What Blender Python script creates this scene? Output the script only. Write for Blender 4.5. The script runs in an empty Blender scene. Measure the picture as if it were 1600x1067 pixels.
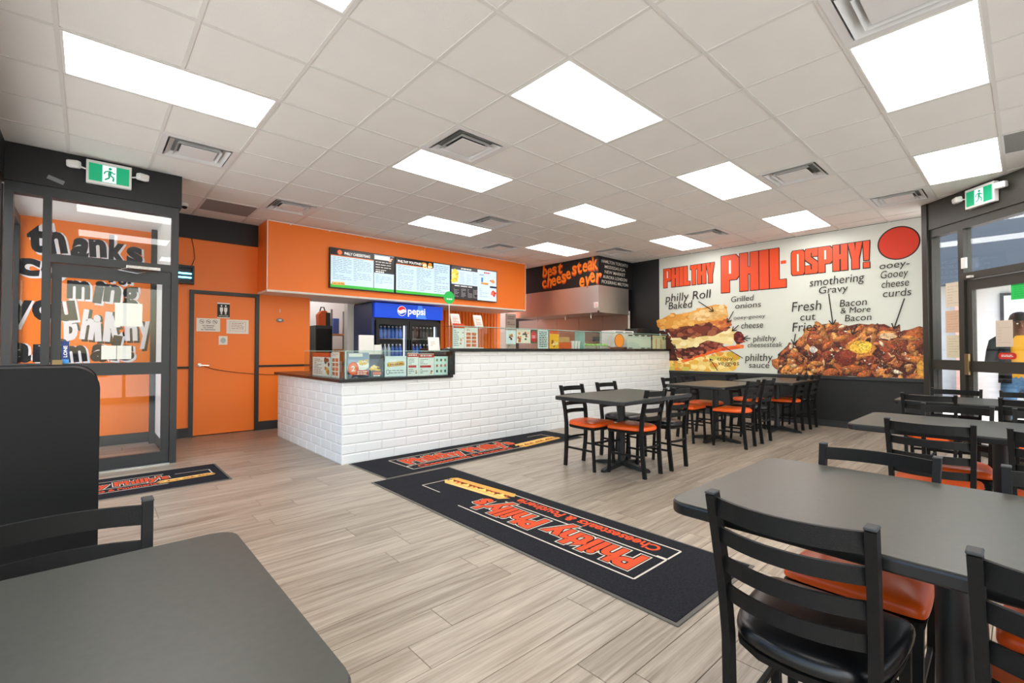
import bpy, math, random
from mathutils import Vector, Matrix
random.seed(7)
D = bpy.data
SC = bpy.context.scene
COL = SC.collection
ZC = 3.106                       # ceiling height
# ---------------------------------------------------------------- camera
cd = D.cameras.new('camera'); cam = D.objects.new('camera', cd); COL.objects.link(cam)
cd.sensor_width = 36; cd.lens = 36 * 730.6 / 1600; cd.clip_start = .02; cd.clip_end = 300
yaw, pit = math.radians(47.797), math.radians(1.043)
fw = Vector((math.cos(yaw)*math.cos(pit), math.sin(yaw)*math.cos(pit), math.sin(pit)))
rt = Vector((math.sin(yaw), -math.cos(yaw), 0)); up = rt.cross(fw)
M = Matrix.Identity(4)
for i in range(3): M[i][0] = rt[i]; M[i][1] = up[i]; M[i][2] = -fw[i]
M.translation = (0, 0, 1.215)
cam.matrix_world = M
SC.camera = cam
# ---------------------------------------------------------------- world, exposure
W = D.worlds.new('world'); SC.world = W; W.use_nodes = True
nt = W.node_tree; bg = nt.nodes['Background']; sky = nt.nodes.new('ShaderNodeTexSky')
sky.sky_type = 'NISHITA'; sky.sun_disc = False; sky.sun_elevation = math.radians(48); sky.sun_rotation = math.radians(200)
sky.air_density = 1.3; sky.dust_density = 2.5
nt.links.new(sky.outputs[0], bg.inputs[0]); bg.inputs[1].default_value = .45
sl = D.lights.new('sun', 'SUN'); sl.energy = 14; sl.angle = math.radians(1); sl.color = (1,.98,.95); so_ = D.objects.new('sun', sl); COL.objects.link(so_)
so_.rotation_euler = Vector((.35,1,1.9)).to_track_quat('Z','Y').to_euler(); so_.location = (3,12,20)
SC.cycles.transparent_max_bounces = 24; SC.cycles.diffuse_bounces = 6
VS = SC.view_settings; VS.view_transform = 'Standard'; VS.look = 'None'; VS.gamma = 1; VS.use_curve_mapping = False
VS.exposure = 0.34
LAMP = 7.8                       # ceiling panel radiance
# ---------------------------------------------------------------- materials
def lin(c):
    return tuple(((v/255)/12.92 if v/255 <= .04045 else ((v/255+.055)/1.055)**2.4) for v in c) + (1,)
MATS = {}
def mat(name, rgb=(200,200,200), rough=.5, metal=0, spec=.5, emit=0, noise=None, bump=None, var=None, coat=0):
    if name in MATS: return MATS[name]
    m = D.materials.new(name); m.use_nodes = True; n = m.node_tree; L = n.links
    b = n.nodes['Principled BSDF']; c = lin(rgb)
    b.inputs['Base Color'].default_value = c; b.inputs['Roughness'].default_value = rough
    b.inputs['Metallic'].default_value = metal; b.inputs['Specular IOR Level'].default_value = spec
    if coat: b.inputs['Coat Weight'].default_value = coat; b.inputs['Coat Roughness'].default_value = .15
    if emit: b.inputs['Emission Color'].default_value = c; b.inputs['Emission Strength'].default_value = emit
    geo = n.nodes.new('ShaderNodeNewGeometry')
    if noise:                     # (scale, amount): slight tonal variation of the surface itself
        t = n.nodes.new('ShaderNodeTexNoise'); t.inputs['Scale'].default_value = noise[0]; t.inputs['Detail'].default_value = 5
        L.new(geo.outputs['Position'], t.inputs['Vector'])
        r = n.nodes.new('ShaderNodeValToRGB'); k = noise[1]
        r.color_ramp.elements[0].position = .3; r.color_ramp.elements[1].position = .7
        r.color_ramp.elements[0].color = tuple(v*(1-k) for v in c[:3])+(1,); r.color_ramp.elements[1].color = tuple(min(1,v*(1+k)) for v in c[:3])+(1,)
        L.new(t.outputs['Fac'], r.inputs['Fac']); L.new(r.outputs[0], b.inputs['Base Color'])
    if bump:                      # (scale, strength)
        t = n.nodes.new('ShaderNodeTexNoise'); t.inputs['Scale'].default_value = bump[0]; t.inputs['Detail'].default_value = 3
        L.new(geo.outputs['Position'], t.inputs['Vector'])
        bp = n.nodes.new('ShaderNodeBump'); bp.inputs['Strength'].default_value = bump[1]; bp.inputs['Distance'].default_value = .01
        L.new(t.outputs['Fac'], bp.inputs['Height']); L.new(bp.outputs[0], b.inputs['Normal'])
    MATS[name] = m; return m
def mat_print(name, rough=.45, emit=0, spec=.4):
    m = D.materials.new(name); m.use_nodes = True; n = m.node_tree; b = n.nodes['Principled BSDF']
    a = n.nodes.new('ShaderNodeAttribute'); a.attribute_name = 'Col'
    n.links.new(a.outputs['Color'], b.inputs['Base Color']); b.inputs['Roughness'].default_value = rough
    b.inputs['Specular IOR Level'].default_value = spec
    if emit: n.links.new(a.outputs['Color'], b.inputs['Emission Color']); b.inputs['Emission Strength'].default_value = emit
    MATS[name] = m; return m
def mat_glass(name, tint=(1,1,1), rough=0, ior=1.45):
    m = D.materials.new(name); m.use_nodes = True; n = m.node_tree; n.nodes.remove(n.nodes['Principled BSDF'])
    o = n.nodes['Material Output']; t = n.nodes.new('ShaderNodeBsdfTransparent'); t.inputs[0].default_value = tint+(1,)
    g = n.nodes.new('ShaderNodeBsdfGlossy'); g.inputs['Roughness'].default_value = rough
    f = n.nodes.new('ShaderNodeFresnel'); f.inputs[0].default_value = ior
    gg = n.nodes.new('ShaderNodeNewGeometry'); mr = n.nodes.new('ShaderNodeMapRange'); mr.inputs[3].default_value = ior; mr.inputs[4].default_value = 1/ior     # same reflectance on both faces of a thin pane
    n.links.new(gg.outputs['Backfacing'], mr.inputs[0]); n.links.new(mr.outputs[0], f.inputs[0])
    x = n.nodes.new('ShaderNodeMixShader'); n.links.new(f.outputs[0], x.inputs[0]); n.links.new(t.outputs[0], x.inputs[1]); n.links.new(g.outputs[0], x.inputs[2])
    n.links.new(x.outputs[0], o.inputs[0]); MATS[name] = m; return m
def mat_plank():
    m = D.materials.new('plank'); m.use_nodes = True; n = m.node_tree; L = n.links; b = n.nodes['Principled BSDF']
    geo = n.nodes.new('ShaderNodeNewGeometry'); oi = n.nodes.new('ShaderNodeObjectInfo'); at = n.nodes.new('ShaderNodeAttribute'); at.attribute_name = 'rnd'
    ad = n.nodes.new('ShaderNodeMath'); ad.operation = 'ADD'; L.new(oi.outputs['Random'], ad.inputs[0]); L.new(at.outputs['Fac'], ad.inputs[1])
    fr = n.nodes.new('ShaderNodeMath'); fr.operation = 'FRACT'; L.new(ad.outputs[0], fr.inputs[0])
    ml = n.nodes.new('ShaderNodeMath'); ml.operation = 'MULTIPLY'; ml.inputs[1].default_value = 40; L.new(fr.outputs[0], ml.inputs[0])
    cx = n.nodes.new('ShaderNodeCombineXYZ'); L.new(ml.outputs[0], cx.inputs[0]); L.new(ml.outputs[0], cx.inputs[2])
    va = n.nodes.new('ShaderNodeVectorMath'); va.operation = 'ADD'; L.new(geo.outputs['Position'], va.inputs[0]); L.new(cx.outputs[0], va.inputs[1])
    def grain(sc, det, dist):
        mp = n.nodes.new('ShaderNodeMapping'); mp.inputs['Scale'].default_value = sc; L.new(va.outputs[0], mp.inputs[0])
        t = n.nodes.new('ShaderNodeTexNoise'); t.inputs['Scale'].default_value = 1; t.inputs['Detail'].default_value = det; t.inputs['Distortion'].default_value = dist
        L.new(mp.outputs[0], t.inputs['Vector']); return t
    g1 = grain((1.5, 26, 1), 7, .9); g2 = grain((5, 140, 1), 3, .2)
    mx = n.nodes.new('ShaderNodeMix'); mx.inputs[0].default_value = .32; L.new(g1.outputs['Fac'], mx.inputs[2]); L.new(g2.outputs['Fac'], mx.inputs[3])
    # per-board shift
    sh = n.nodes.new('ShaderNodeMapRange'); sh.inputs[3].default_value = -.05; sh.inputs[4].default_value = .05; L.new(fr.outputs[0], sh.inputs[0])
    a2 = n.nodes.new('ShaderNodeMath'); a2.operation = 'ADD'; L.new(mx.outputs[0], a2.inputs[0]); L.new(sh.outputs[0], a2.inputs[1])
    r = n.nodes.new('ShaderNodeValToRGB'); e = r.color_ramp.elements
    e[0].position = .25; e[0].color = lin((106,92,77)); e[1].position = .74; e[1].color = lin((182,169,152))
    x = e.new(.45); x.color = lin((145,131,114)); x = e.new(.56); x.color = lin((163,149,132))
    L.new(a2.outputs[0], r.inputs[0]); L.new(r.outputs[0], b.inputs['Base Color'])
    b.inputs['Roughness'].default_value = .36; b.inputs['Specular IOR Level'].default_value = .5
    bp = n.nodes.new('ShaderNodeBump'); bp.inputs['Strength'].default_value = .12; bp.inputs['Distance'].default_value = .004
    L.new(g2.outputs['Fac'], bp.inputs['Height']); L.new(bp.outputs[0], b.inputs['Normal'])
    MATS['plank'] = m; return m
mat_plank(); mat_print('print'); mat_print('screen', .25, .42); mat_print('sign_lit', .4, .5); mat_print('carpet', .95, 0, .1)
def mat_food():
    m = mat_print('print_food', .4); n = m.node_tree; L = n.links; b = n.nodes['Principled BSDF']; at = [x for x in n.nodes if x.type == 'ATTRIBUTE'][0]
    tc = n.nodes.new('ShaderNodeTexCoord')
    def nz(sc, det, dist):
        t = n.nodes.new('ShaderNodeTexNoise'); t.inputs['Scale'].default_value = sc; t.inputs['Detail'].default_value = det; t.inputs['Distortion'].default_value = dist; L.new(tc.outputs['Object'], t.inputs['Vector']); return t
    a = nz(15,5,2.2); mr = n.nodes.new('ShaderNodeMapRange'); mr.inputs[1].default_value = .32; mr.inputs[2].default_value = .68; mr.inputs[3].default_value = .38; mr.inputs[4].default_value = 1.5; L.new(a.outputs['Fac'], mr.inputs[0])
    mu_ = n.nodes.new('ShaderNodeVectorMath'); mu_.operation = 'SCALE'; L.new(at.outputs['Color'], mu_.inputs[0]); L.new(mr.outputs[0], mu_.inputs['Scale'])
    c = nz(24,4,2.8); m2 = n.nodes.new('ShaderNodeMapRange'); m2.inputs[1].default_value = .60; m2.inputs[2].default_value = .74; m2.inputs[4].default_value = .75; L.new(c.outputs['Fac'], m2.inputs[0])
    mx = n.nodes.new('ShaderNodeMix'); mx.data_type = 'RGBA'; L.new(m2.outputs[0], mx.inputs[0]); L.new(mu_.outputs[0], mx.inputs[6]); mx.inputs[7].default_value = lin((236,204,160)); L.new(mx.outputs[2], b.inputs['Base Color'])
mat_food()
mat_glass('glass', (.97,.985,.985)); mat_glass('case_glass', (.93,.975,.96))
mat('orange_paint', (255,128,36), .42, noise=(.8,.04)); mat('black_paint', (23,23,24), .5, noise=(2,.12)); mat('black_gloss', (9,9,10), .5, spec=.25)
mat('frame_black', (40,42,44), .4); mat('frame_bronze', (52,49,44), .4); mat('white_paint', (226,226,224), .6); mat('white_trim', (235,232,226), .45)
mat('tile_white', (229,231,232), .22, spec=.5); mat('grout', (236,236,234), .8); mat('counter_black', (26,27,28), .25)
mat('ceil_tile', (236,233,227), .9, bump=(260,.25), noise=(3,.015)); mat('ceil_grid', (221,218,212), .7); mat('ceil_void', (120,118,114), .9)
mat('lamp', (255,253,250), .5, emit=LAMP); mat('lamp_frame', (236,234,228), .5)
mat('vent_white', (225,224,222), .45); mat('vent_dark', (105,103,100), .7); mat('grille_grey', (138,136,132), .7, noise=(150,.25))
mat('chair_metal', (23,22,21), .5, spec=.2, bump=(420,.2)); mat('vinyl_orange', (238,92,22), .34, spec=.5); mat('vinyl_black', (17,17,18), .3); mat('chair_cap', (48,48,48), .6)
mat('table_top', (62,62,54), .36, noise=(55,.10)); mat('table_edge', (14,14,15), .3); mat('table_base', (22,22,24), .45)
mat('steel', (214,208,200), .42, metal=1, noise=(1.3,.08)); mat('steel_dark', (160,152,144), .45, metal=.6); mat('chrome', (205,205,205), .18, metal=1); mat('brass', (150,128,96), .35, metal=1)
mat('blue_tube', (110,215,255), .4, emit=4); mat('blue_panel', (14,60,190), .3, emit=.8); mat('fridge_black', (24,24,26), .35); mat('fridge_in', (70,84,100), .5); mat('fridge_side', (42,58,110), .4)
mat('fridge_led', (220,232,255), .4, emit=3)
mat('paper', (232,229,222), .7); mat('paper_tan', (214,198,176), .7); mat('paper_green', (30,190,84), .6); mat('grey_plastic', (120,122,124), .5); mat('white_plastic', (232,230,226), .4)
mat('dark_plastic', (28,28,30), .4); mat('red_plastic', (200,40,30), .4); mat('orange_card', (222,92,30), .6); mat('lettuce', (150,190,90), .7, noise=(60,.3)); mat('cardboard', (196,150,96), .8)
mat('pavement', (168,166,162), .9, noise=(3,.1)); mat('facade', (215,214,210), .8); mat('facade_dark', (74,82,92), .5); mat('salmon', (206,158,140), .8); mat('rubber_edge', (96,92,84), .8)
mat('skin', (128,84,62), .55); mat('hair', (20,17,16), .6); mat('tee_yellow', (238,172,28), .8); mat('jacket', (28,30,40), .8); mat('jeans', (86,128,170), .85, noise=(40,.15)); mat('shoe', (40,40,42), .6)
mat('eye_white', (230,226,220), .4); mat('lips', (110,62,54), .5); mat('cable', (70,36,16), .6)
mat('baseboard', (44,45,47), .5); mat('bottle_green', (60,140,60), .25); mat('bottle_cola', (40,20,16), .25); mat('bottle_blue', (60,110,200), .25); mat('bottle_clear', (190,206,220), .2); mat('bottle_cap', (225,225,230), .4)
# ---------------------------------------------------------------- mesh helpers
class MB:
    def __init__(s): s.v = []; s.f = []
    def add(s, vs, fs):
        o = len(s.v); s.v += [tuple(v) for v in vs]; s.f += [tuple(i+o for i in f) for f in fs]; return s
    def box(s, x0, x1, y0, y1, z0, z1):
        return s.add([(x0,y0,z0),(x1,y0,z0),(x1,y1,z0),(x0,y1,z0),(x0,y0,z1),(x1,y0,z1),(x1,y1,z1),(x0,y1,z1)],
                     [(0,3,2,1),(4,5,6,7),(0,1,5,4),(1,2,6,5),(2,3,7,6),(3,0,4,7)])
    def prism(s, poly, w0, w1, ax='z'):
        """poly in the plane across ax, extruded from w0 to w1"""
        P = {'z': lambda a,b,w: (a,b,w), 'y': lambda a,b,w: (a,w,b), 'x': lambda a,b,w: (w,a,b)}[ax]; n = len(poly)
        vs = [P(a,b,w0) for a,b in poly] + [P(a,b,w1) for a,b in poly]
        return s.add(vs, [tuple(range(n))[::-1], tuple(range(n,2*n))] + [(i,(i+1)%n,n+(i+1)%n,n+i) for i in range(n)])
    def loft(s, rings, cap=True):
        n = len(rings[0]); vs = [p for r in rings for p in r]; fs = []
        for k in range(len(rings)-1):
            for i in range(n): fs.append((k*n+i, k*n+(i+1)%n, (k+1)*n+(i+1)%n, (k+1)*n+i))
        if cap: fs += [tuple(range(n))[::-1], tuple((len(rings)-1)*n+i for i in range(n))]
        return s.add(vs, fs)
    def bar(s, pts, a, b, ref=(1,0,0)):
        """rectangular bar along pts, half sizes a (along ref) and b"""
        rings = []; pts = [Vector(p) for p in pts]
        for i, p in enumerate(pts):
            t = (pts[min(i+1,len(pts)-1)] - pts[max(i-1,0)]).normalized(); r = Vector(ref); r = (r - t*r.dot(t)).normalized(); q = t.cross(r)
            rings.append([p+r*a+q*b, p-r*a+q*b, p-r*a-q*b, p+r*a-q*b])
        return s.loft(rings)
    def tube(s, pts, r, n=8):
        rings = []; pts = [Vector(p) for p in pts]
        for i, p in enumerate(pts):
            t = (pts[min(i+1,len(pts)-1)] - pts[max(i-1,0)]).normalized(); u = t.orthogonal().normalized() if i == 0 else (u - t*u.dot(t)).normalized(); w = t.cross(u)
            rr = r[i] if isinstance(r,(list,tuple)) else r
            rings.append([p+(u*math.cos(2*math.pi*k/n)+w*math.sin(2*math.pi*k/n))*rr for k in range(n)])
        return s.loft(rings)
    def lathe(s, prof, c=(0,0), n=16):
        return s.loft([[(c[0]+r*math.cos(2*math.pi*k/n), c[1]+r*math.sin(2*math.pi*k/n), z) for k in range(n)] for r, z in prof])
    def build(s, name, m, parent=None, smooth=False, bevel=0):
        me = D.meshes.new(name); me.from_pydata(s.v, [], s.f); me.update()
        import bmesh
        bm = bmesh.new(); bm.from_mesh(me); bmesh.ops.recalc_face_normals(bm, faces=bm.faces)
        if bevel: bmesh.ops.bevel(bm, geom=list(bm.edges), offset=bevel, segments=2, affect='EDGES', profile=.5, clamp_overlap=True)
        bm.to_mesh(me); bm.free()
        if smooth:
            for p in me.polygons: p.use_smooth = True
            if smooth != 'all': me.set_sharp_from_angle(angle=math.radians(40))
        me.materials.append(MATS[m] if isinstance(m, str) else m)
        o = D.objects.new(name, me); COL.objects.link(o)
        if parent: o.parent = parent
        return o
def tag(o, label=None, cat=None, group=None, kind=None):
    if label: o['label'] = label
    if cat: o['category'] = cat
    if group: o['group'] = group
    if kind: o['kind'] = kind
    return o
def empty(name, loc=(0,0,0), rz=0, label=None, cat=None, group=None, kind=None):
    o = D.objects.new(name, None); COL.objects.link(o); o.location = loc; o.rotation_euler = (0,0,rz); o.empty_display_size = .1
    return tag(o, label, cat, group, kind)
def frame(o, org, ux, uy):
    ux = Vector(ux).normalized(); uy = Vector(uy).normalized(); n = ux.cross(uy); m = Matrix.Identity(4)
    for i in range(3): m[i][0] = ux[i]; m[i][1] = uy[i]; m[i][2] = n[i]
    m.translation = org; o.matrix_world = m; return o
def child(o, name, m, fn, **k):
    b = MB(); fn(b); return b.build(name, m, o, **k)
def copy_tree(o, parent=None):
    c = o.copy(); COL.objects.link(c); c.parent = parent
    for ch in list(o.children): copy_tree(ch, c)
    return c
def bx(name, m, dims, parent=None, bevel=0): return MB().box(*dims).build(name, m, parent, bevel=bevel)
def circle(cx, cy, rx, ry=None, n=28, a0=0, a1=360):
    ry = rx if ry is None else ry; k = n if a1-a0 == 360 else n+1
    return [(cx+rx*math.cos(math.radians(a0+(a1-a0)*i/n)), cy+ry*math.sin(math.radians(a0+(a1-a0)*i/n))) for i in range(k)]
def rrect(x0, x1, y0, y1, r, n=5):
    P = []
    for cx, cy, a in ((x1-r,y1-r,0),(x0+r,y1-r,90),(x0+r,y0+r,180),(x1-r,y0+r,270)):
        P += [(cx+r*math.cos(math.radians(a+90*i/n)), cy+r*math.sin(math.radians(a+90*i/n))) for i in range(n+1)]
    return P
# flat print: coloured polygons and lettering in a plane (u right, v up, w out)
_TX = {}
def text_geo(body, bold):
    k = (body, bold)
    if k not in _TX:
        c = D.curves.new('t', 'FONT'); c.body = body; c.size = 1; c.offset = bold; c.resolution_u = 3; c.fill_mode = 'FRONT'
        o = D.objects.new('t', c); COL.objects.link(o); me = D.meshes.new_from_object(o)
        vs = [tuple(v.co[:2]) for v in me.vertices]; fs = [tuple(p.vertices) for p in me.polygons]
        D.objects.remove(o); D.curves.remove(c); D.meshes.remove(me)
        xs = [v[0] for v in vs] or [0]; _TX[k] = (vs, fs, min(xs), max(xs))
    return _TX[k]
class Print:
    def __init__(s, w=.0008, dw=4e-5): s.v = []; s.f = []; s.c = []; s.w = w; s.dw = dw
    def _n(s): s.w += s.dw; return s.w
    def poly(s, pts, rgb):
        w = s._n(); o = len(s.v); s.v += [(a,b,w) for a,b in pts]; s.f.append(tuple(range(o,o+len(pts)))); s.c.append(lin(rgb)); return s
    def rect(s, x0, x1, y0, y1, rgb): return s.poly([(x0,y0),(x1,y0),(x1,y1),(x0,y1)], rgb)
    def ell(s, cx, cy, rx, ry, rgb, n=28): return s.poly(circle(cx,cy,rx,ry,n), rgb)
    def line(s, pts, wd, rgb):
        for (a,b),(c,d) in zip(pts, pts[1:]):
            L = math.hypot(c-a,d-b) or 1; px, py = -(d-b)/L*wd/2, (c-a)/L*wd/2; s.poly([(a+px,b+py),(a-px,b-py),(c-px,d-py),(c+px,d+py)], rgb)
        return s
    def arrow(s, a, b, wd, rgb, hd=.06):
        s.line([a,b], wd, rgb); t = math.atan2(b[1]-a[1], b[0]-a[0])
        for k in (2.6,-2.6): s.line([b,(b[0]+hd*math.cos(t+k), b[1]+hd*math.sin(t+k))], wd, rgb)
        return s
    def text(s, body, u, v, width, h, rgb, bold=0, rot=0, shear=0):
        """lettering with its baseline from (u,v), fitted to width and cap height h"""
        vs, fs, x0, x1 = text_geo(body, bold); sx = width/max(x1-x0,1e-6); sy = h/.69; w = s._n(); o = len(s.v); c, q = math.cos(rot), math.sin(rot)
        for a, b in vs:
            b *= sy; a = (a-x0)*sx + shear*b; s.v.append((u+a*c-b*q, v+a*q+b*c, w))
        for f in fs: s.f.append(tuple(i+o for i in f)); s.c.append(lin(rgb))
        return s
    def build(s, name, parent=None, m='print'):
        me = D.meshes.new(name); me.from_pydata(s.v, [], s.f); me.update()
        at = me.attributes.new('Col', 'FLOAT_COLOR', 'FACE')
        at.data.foreach_set('color', [x for c in s.c for x in c])
        me.materials.append(MATS[m]); o = D.objects.new(name, me); COL.objects.link(o)
        if parent: o.parent = parent
        return o
def structure(o, label, cat): return tag(o, label, cat, kind='structure')
def blocks(name, m, dims_list, label, cat='wall', parent=None):
    b = MB()
    for d in dims_list: b.box(*d)
    o = b.build(name, m, parent)
    if not parent: structure(o, label, cat)
    return o
# ================================================================= SETTING
# floor: slab with boards
floor = structure(bx('floor', 'grout', (-.8,8.9,-1.7,9.8,-.029,-.006)), 'grey brown wood plank floor of the restaurant', 'floor')
MATS['grout_dark'] = mat('floor_joint', (112,100,88), .8); floor.data.materials[0] = MATS['floor_joint']
PW, PL, G = .178, 1.22, .0012
def plank_mesh(L, w=PW):
    return MB().add([(0,0,-.006),(L,0,-.006),(L,w,-.006),(0,w,-.006),(.0015,.0015,0),(L-.0015,.0015,0),(L-.0015,w-.0015,0),(.0015,w-.0015,0)],
        [(4,5,6,7),(0,1,5,4),(1,2,6,5),(2,3,7,6),(3,0,4,7)])
pl = []
row = 0; y = -1.66
while y < 9.75:
    x = -.75 - random.random()*PL
    while x < 8.85:
        a, b = max(x, -.75), min(x+PL, 8.85)
        if b-a > .05 and not (a > 7.6 and y < -.2): pl.append((a, b, y))
        x += PL
    y += PW; row += 1
def seen(p):
    d = Vector(p) - cam.location; z = d.dot(fw)
    if z < .3: return 0
    u, v = 800+730.6*d.dot(rt)/z, 533.5-730.6*d.dot(up)/z
    return 1/(z*z) if -60 < u < 1660 and v < 1150 else 0
def hidden(a, b, y): return (y > 4.95 and a > 2.1) or y > 7.75      # under and behind the counter
pl.sort(key=lambda p: -max(seen((t, p[2]+PW/2, 0)) for t in (p[0], (p[0]+p[1])/2, p[1])) * (0 if hidden(*p) else 1))
full = plank_mesh(PL-G, PW-G).build('plank', 'plank', floor); base_me = full.data; D.objects.remove(full)
rest = MB(); rr = []
for i, (a, b, yy) in enumerate(pl):
    if i < 300:
        if b-a > PL-.01: me = base_me
        else:
            t = plank_mesh(b-a-G, PW-G).build('plank', 'plank'); me = t.data; D.objects.remove(t)
        o = D.objects.new('plank', me); COL.objects.link(o); o.parent = floor; o.location = (a, yy, 0)
    else:
        t = plank_mesh(b-a-G, PW-G); q = random.random(); rest.add([(v[0]+a, v[1]+yy, v[2]) for v in t.v], t.f); rr += [q]*5
o = rest.build('plank_field', 'plank', floor); o['kind'] = 'stuff'
at = o.data.attributes.new('rnd', 'FLOAT', 'FACE'); at.data.foreach_set('value', rr)
# ceiling with lay-in tiles
GX, GY, GT = 2.278, 1.964, .6096
lights = {(0,0),(2,0),(4,0),(1,-3),(3,-3),(0,3),(2,3),(4,3),(1,6),(3,6),(-2,3),(-2,0),(-1,-3)}      # (4 ft index, 2 ft index)
vents = [(0,2),(-3,5),(-1,7),(3,5),(5,7),(8,5),(5,-1),(8,2),(8,-2),(1,-3)]                            # 2 ft cells
grilles = [(-2,8),(6,-4)]
ceiling = structure(bx('ceiling', 'ceil_void', (-.8,8.9,-1.7,8.5,ZC+.03,ZC+.12)), 'white suspended tile ceiling with light panels', 'ceiling')
lc = set()
for k, m_ in lights: lc |= {(2*k, m_), (2*k+1, m_)}
used = lc | set(vents)
tfull = MB().box(.004,GT-.004,.004,GT-.004,0,.015).build('ceiling_tile','ceil_tile'); tme = tfull.data; D.objects.remove(tfull)
for i in range(-5, 11):
    for j in range(-6, 11):
        x0, y0 = GX+i*GT, GY+j*GT; x1, y1 = x0+GT, y0+GT
        a0, a1, b0, b1 = max(x0,-.65), min(x1,8.75), max(y0,-1.5), min(y1,8.35)
        if a1-a0 < .03 or b1-b0 < .03 or (i,j) in used: continue
        if (x0+x1)/2-(y0+y1)/2 > 7.75: continue
        if (i,j) in grilles: continue
        if a1-a0 > GT-.01 and b1-b0 > GT-.01: me = tme; off = (x0,y0)
        else:
            t = MB().box(.004,a1-a0-.004,.004,b1-b0-.004,0,.015).build('ceiling_tile','ceil_tile'); me = t.data; D.objects.remove(t); off = (a0,b0)
        o = D.objects.new('ceiling_tile', me); COL.objects.link(o); o.parent = ceiling; o.location = (off[0], off[1], ZC+.004)
g = MB()
for i in range(-5, 11):
    for j in range(-6, 11):
        x, y = GX+i*GT, GY+j*GT
        if -.65 < x < 8.75 and x-y < 8 and not ((i,j) in lc and (i-1,j) in lc): g.box(x-.012,x+.012,max(-1.5,y-.012),min(8.35,y+GT+.012),ZC-.001,ZC+.02)
        if -1.5 < y < 8.35 and x-y < 8: g.box(max(-.65,x),min(8.75,x+GT),y-.012,y+.012,ZC-.0015,ZC+.02)
g.build('ceiling_grid', 'ceil_grid', ceiling)
# ceiling lights
LL = {(0,0):'large light panel overhead at the top centre of the photo',(2,0):'light panel between the square vent and the poster wall, second in its line',(4,0):'small looking light panel over the poster headline',
 (1,-3):'brightest square looking light panel at the upper right corner',(3,-3):'light panel just above the right exit sign',(0,3):'light panel directly below the white square vent in mid ceiling',
 (2,3):'light panel left of the steel hood corner, mid ceiling',(4,3):'light panel nearest the dark wall left of the poster',(1,6):'light panel above the menu screens',(3,6):'light panel above the painted hood sign',
 (-2,3):'long light panel at the upper left above the left exit sign',(-2,0):'light panel cut off by the top edge left of centre',(-1,-3):'light panel overhead beyond the top edge'}
for k, m_ in sorted(lights):
    x0, y0 = GX+k*1.2192, GY+m_*GT
    t = empty('ceiling_light', (x0+.6096, y0+.3048, ZC), label=LL[(k,m_)], cat='light panel', group='recessed ceiling light panels')
    f = MB(); a, b = .597, .293; c, d = .582, .282
    f.box(-a,a,-b,-d,-.003,.02).box(-a,a,d,b,-.003,.02).box(-a,-c,-d,d,-.003,.02).box(c,a,-d,d,-.003,.02)
    f.build('frame', 'lamp_frame', t); bx('diffuser', 'lamp', (-c,c,-d,d,.002,.01), t)
VL = {(0,2):'square air diffuser beside the mid ceiling light panel',(-3,5):'square air diffuser right of the left exit sign',(-1,7):'square air diffuser above the restroom door',(3,5):'square air diffuser just right of the light over the menu screens',
 (5,7):'small square air diffuser above the right menu screen',(8,5):'square air diffuser above the dark hood side sign',(5,-1):'square air diffuser right of the second light in the middle line',(8,2):'square air diffuser above the word PHIL on the poster',
 (8,-2):'square air diffuser left of the right exit sign',(1,-3):'large square air diffuser cut off by the top right edge'}
def ring(b, r0, z0, r1, z1, th=.004):
    q = lambda r, z: [(-r,-r,z),(r,-r,z),(r,r,z),(-r,r,z)]
    b.add(q(r0,z0)+q(r1,z1)+q(r0,z0+th)+q(r1,z1+th), [(i,(i+1)%4,4+(i+1)%4,4+i) for i in range(4)]+[(8+i,8+(i+1)%4,12+(i+1)%4,12+i) for i in range(4)])
for n_, (i, j) in enumerate(vents):
    t = empty('air_diffuser', (GX+(i+.5)*GT, GY+(j+.5)*GT, ZC), label=VL[(i,j)], cat='air vent', group='ceiling air diffusers')
    if n_ == 0:
        vt = t
        f = MB(); f.box(-.298,.298,-.298,-.25,-.004,.01).box(-.298,.298,.25,.298,-.004,.01).box(-.298,-.25,-.25,.25,-.004,.01).box(.25,.298,-.25,.25,-.004,.01); f.build('frame','vent_white',t)
        bx('duct', 'vent_dark', (-.27,.27,-.27,.27,.09,.1), t)
        ring_ = MB(); ring(ring_,.25,0,.262,.09); ring_.build('neck','vent_white',t)
        for r0, r1, z0, z1 in ((.238,.185,-.012,.035),(.178,.150,-.016,.02)):
            q = MB(); ring(q, r0, z0, r1, z1); q.build('louvre', 'vent_white', t)
        MB().box(-.142,.142,-.142,.142,-.014,-.008).build('centre_plate','vent_white',t, bevel=.002)
    else:
        for ch in list(vt.children): c = ch.copy(); COL.objects.link(c); c.parent = t
for n_, (i, j) in enumerate(grilles):
    t = empty('return_grille', (GX+(i+.5)*GT, GY+(j+.5)*GT, ZC), label=['grey perforated return air panel above the restroom wall','grey perforated return air panel at the right ceiling edge'][n_], cat='air vent')
    bx('panel', 'grille_grey', (-.29,.29,-.29,.29,.0,.012), t); f = MB(); f.box(-.3,.3,-.3,-.288,-.003,.015).box(-.3,.3,.288,.3,-.003,.015).box(-.3,-.288,-.3,.3,-.003,.015).box(.288,.3,-.3,.3,-.003,.015); f.build('frame','vent_white',t)
t = empty('dome_camera', (.90,7.28,ZC), label='small white security camera with black eye on the ceiling corner', cat='camera')
MB().lathe([(.045,0),(.045,-.03),(.035,-.04)]).build('mount','white_plastic',t); MB().lathe([(.032,-.035),(.03,-.055),(.018,-.068),(.004,-.072)]).build('lens','black_gloss',t,smooth='all')
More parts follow.
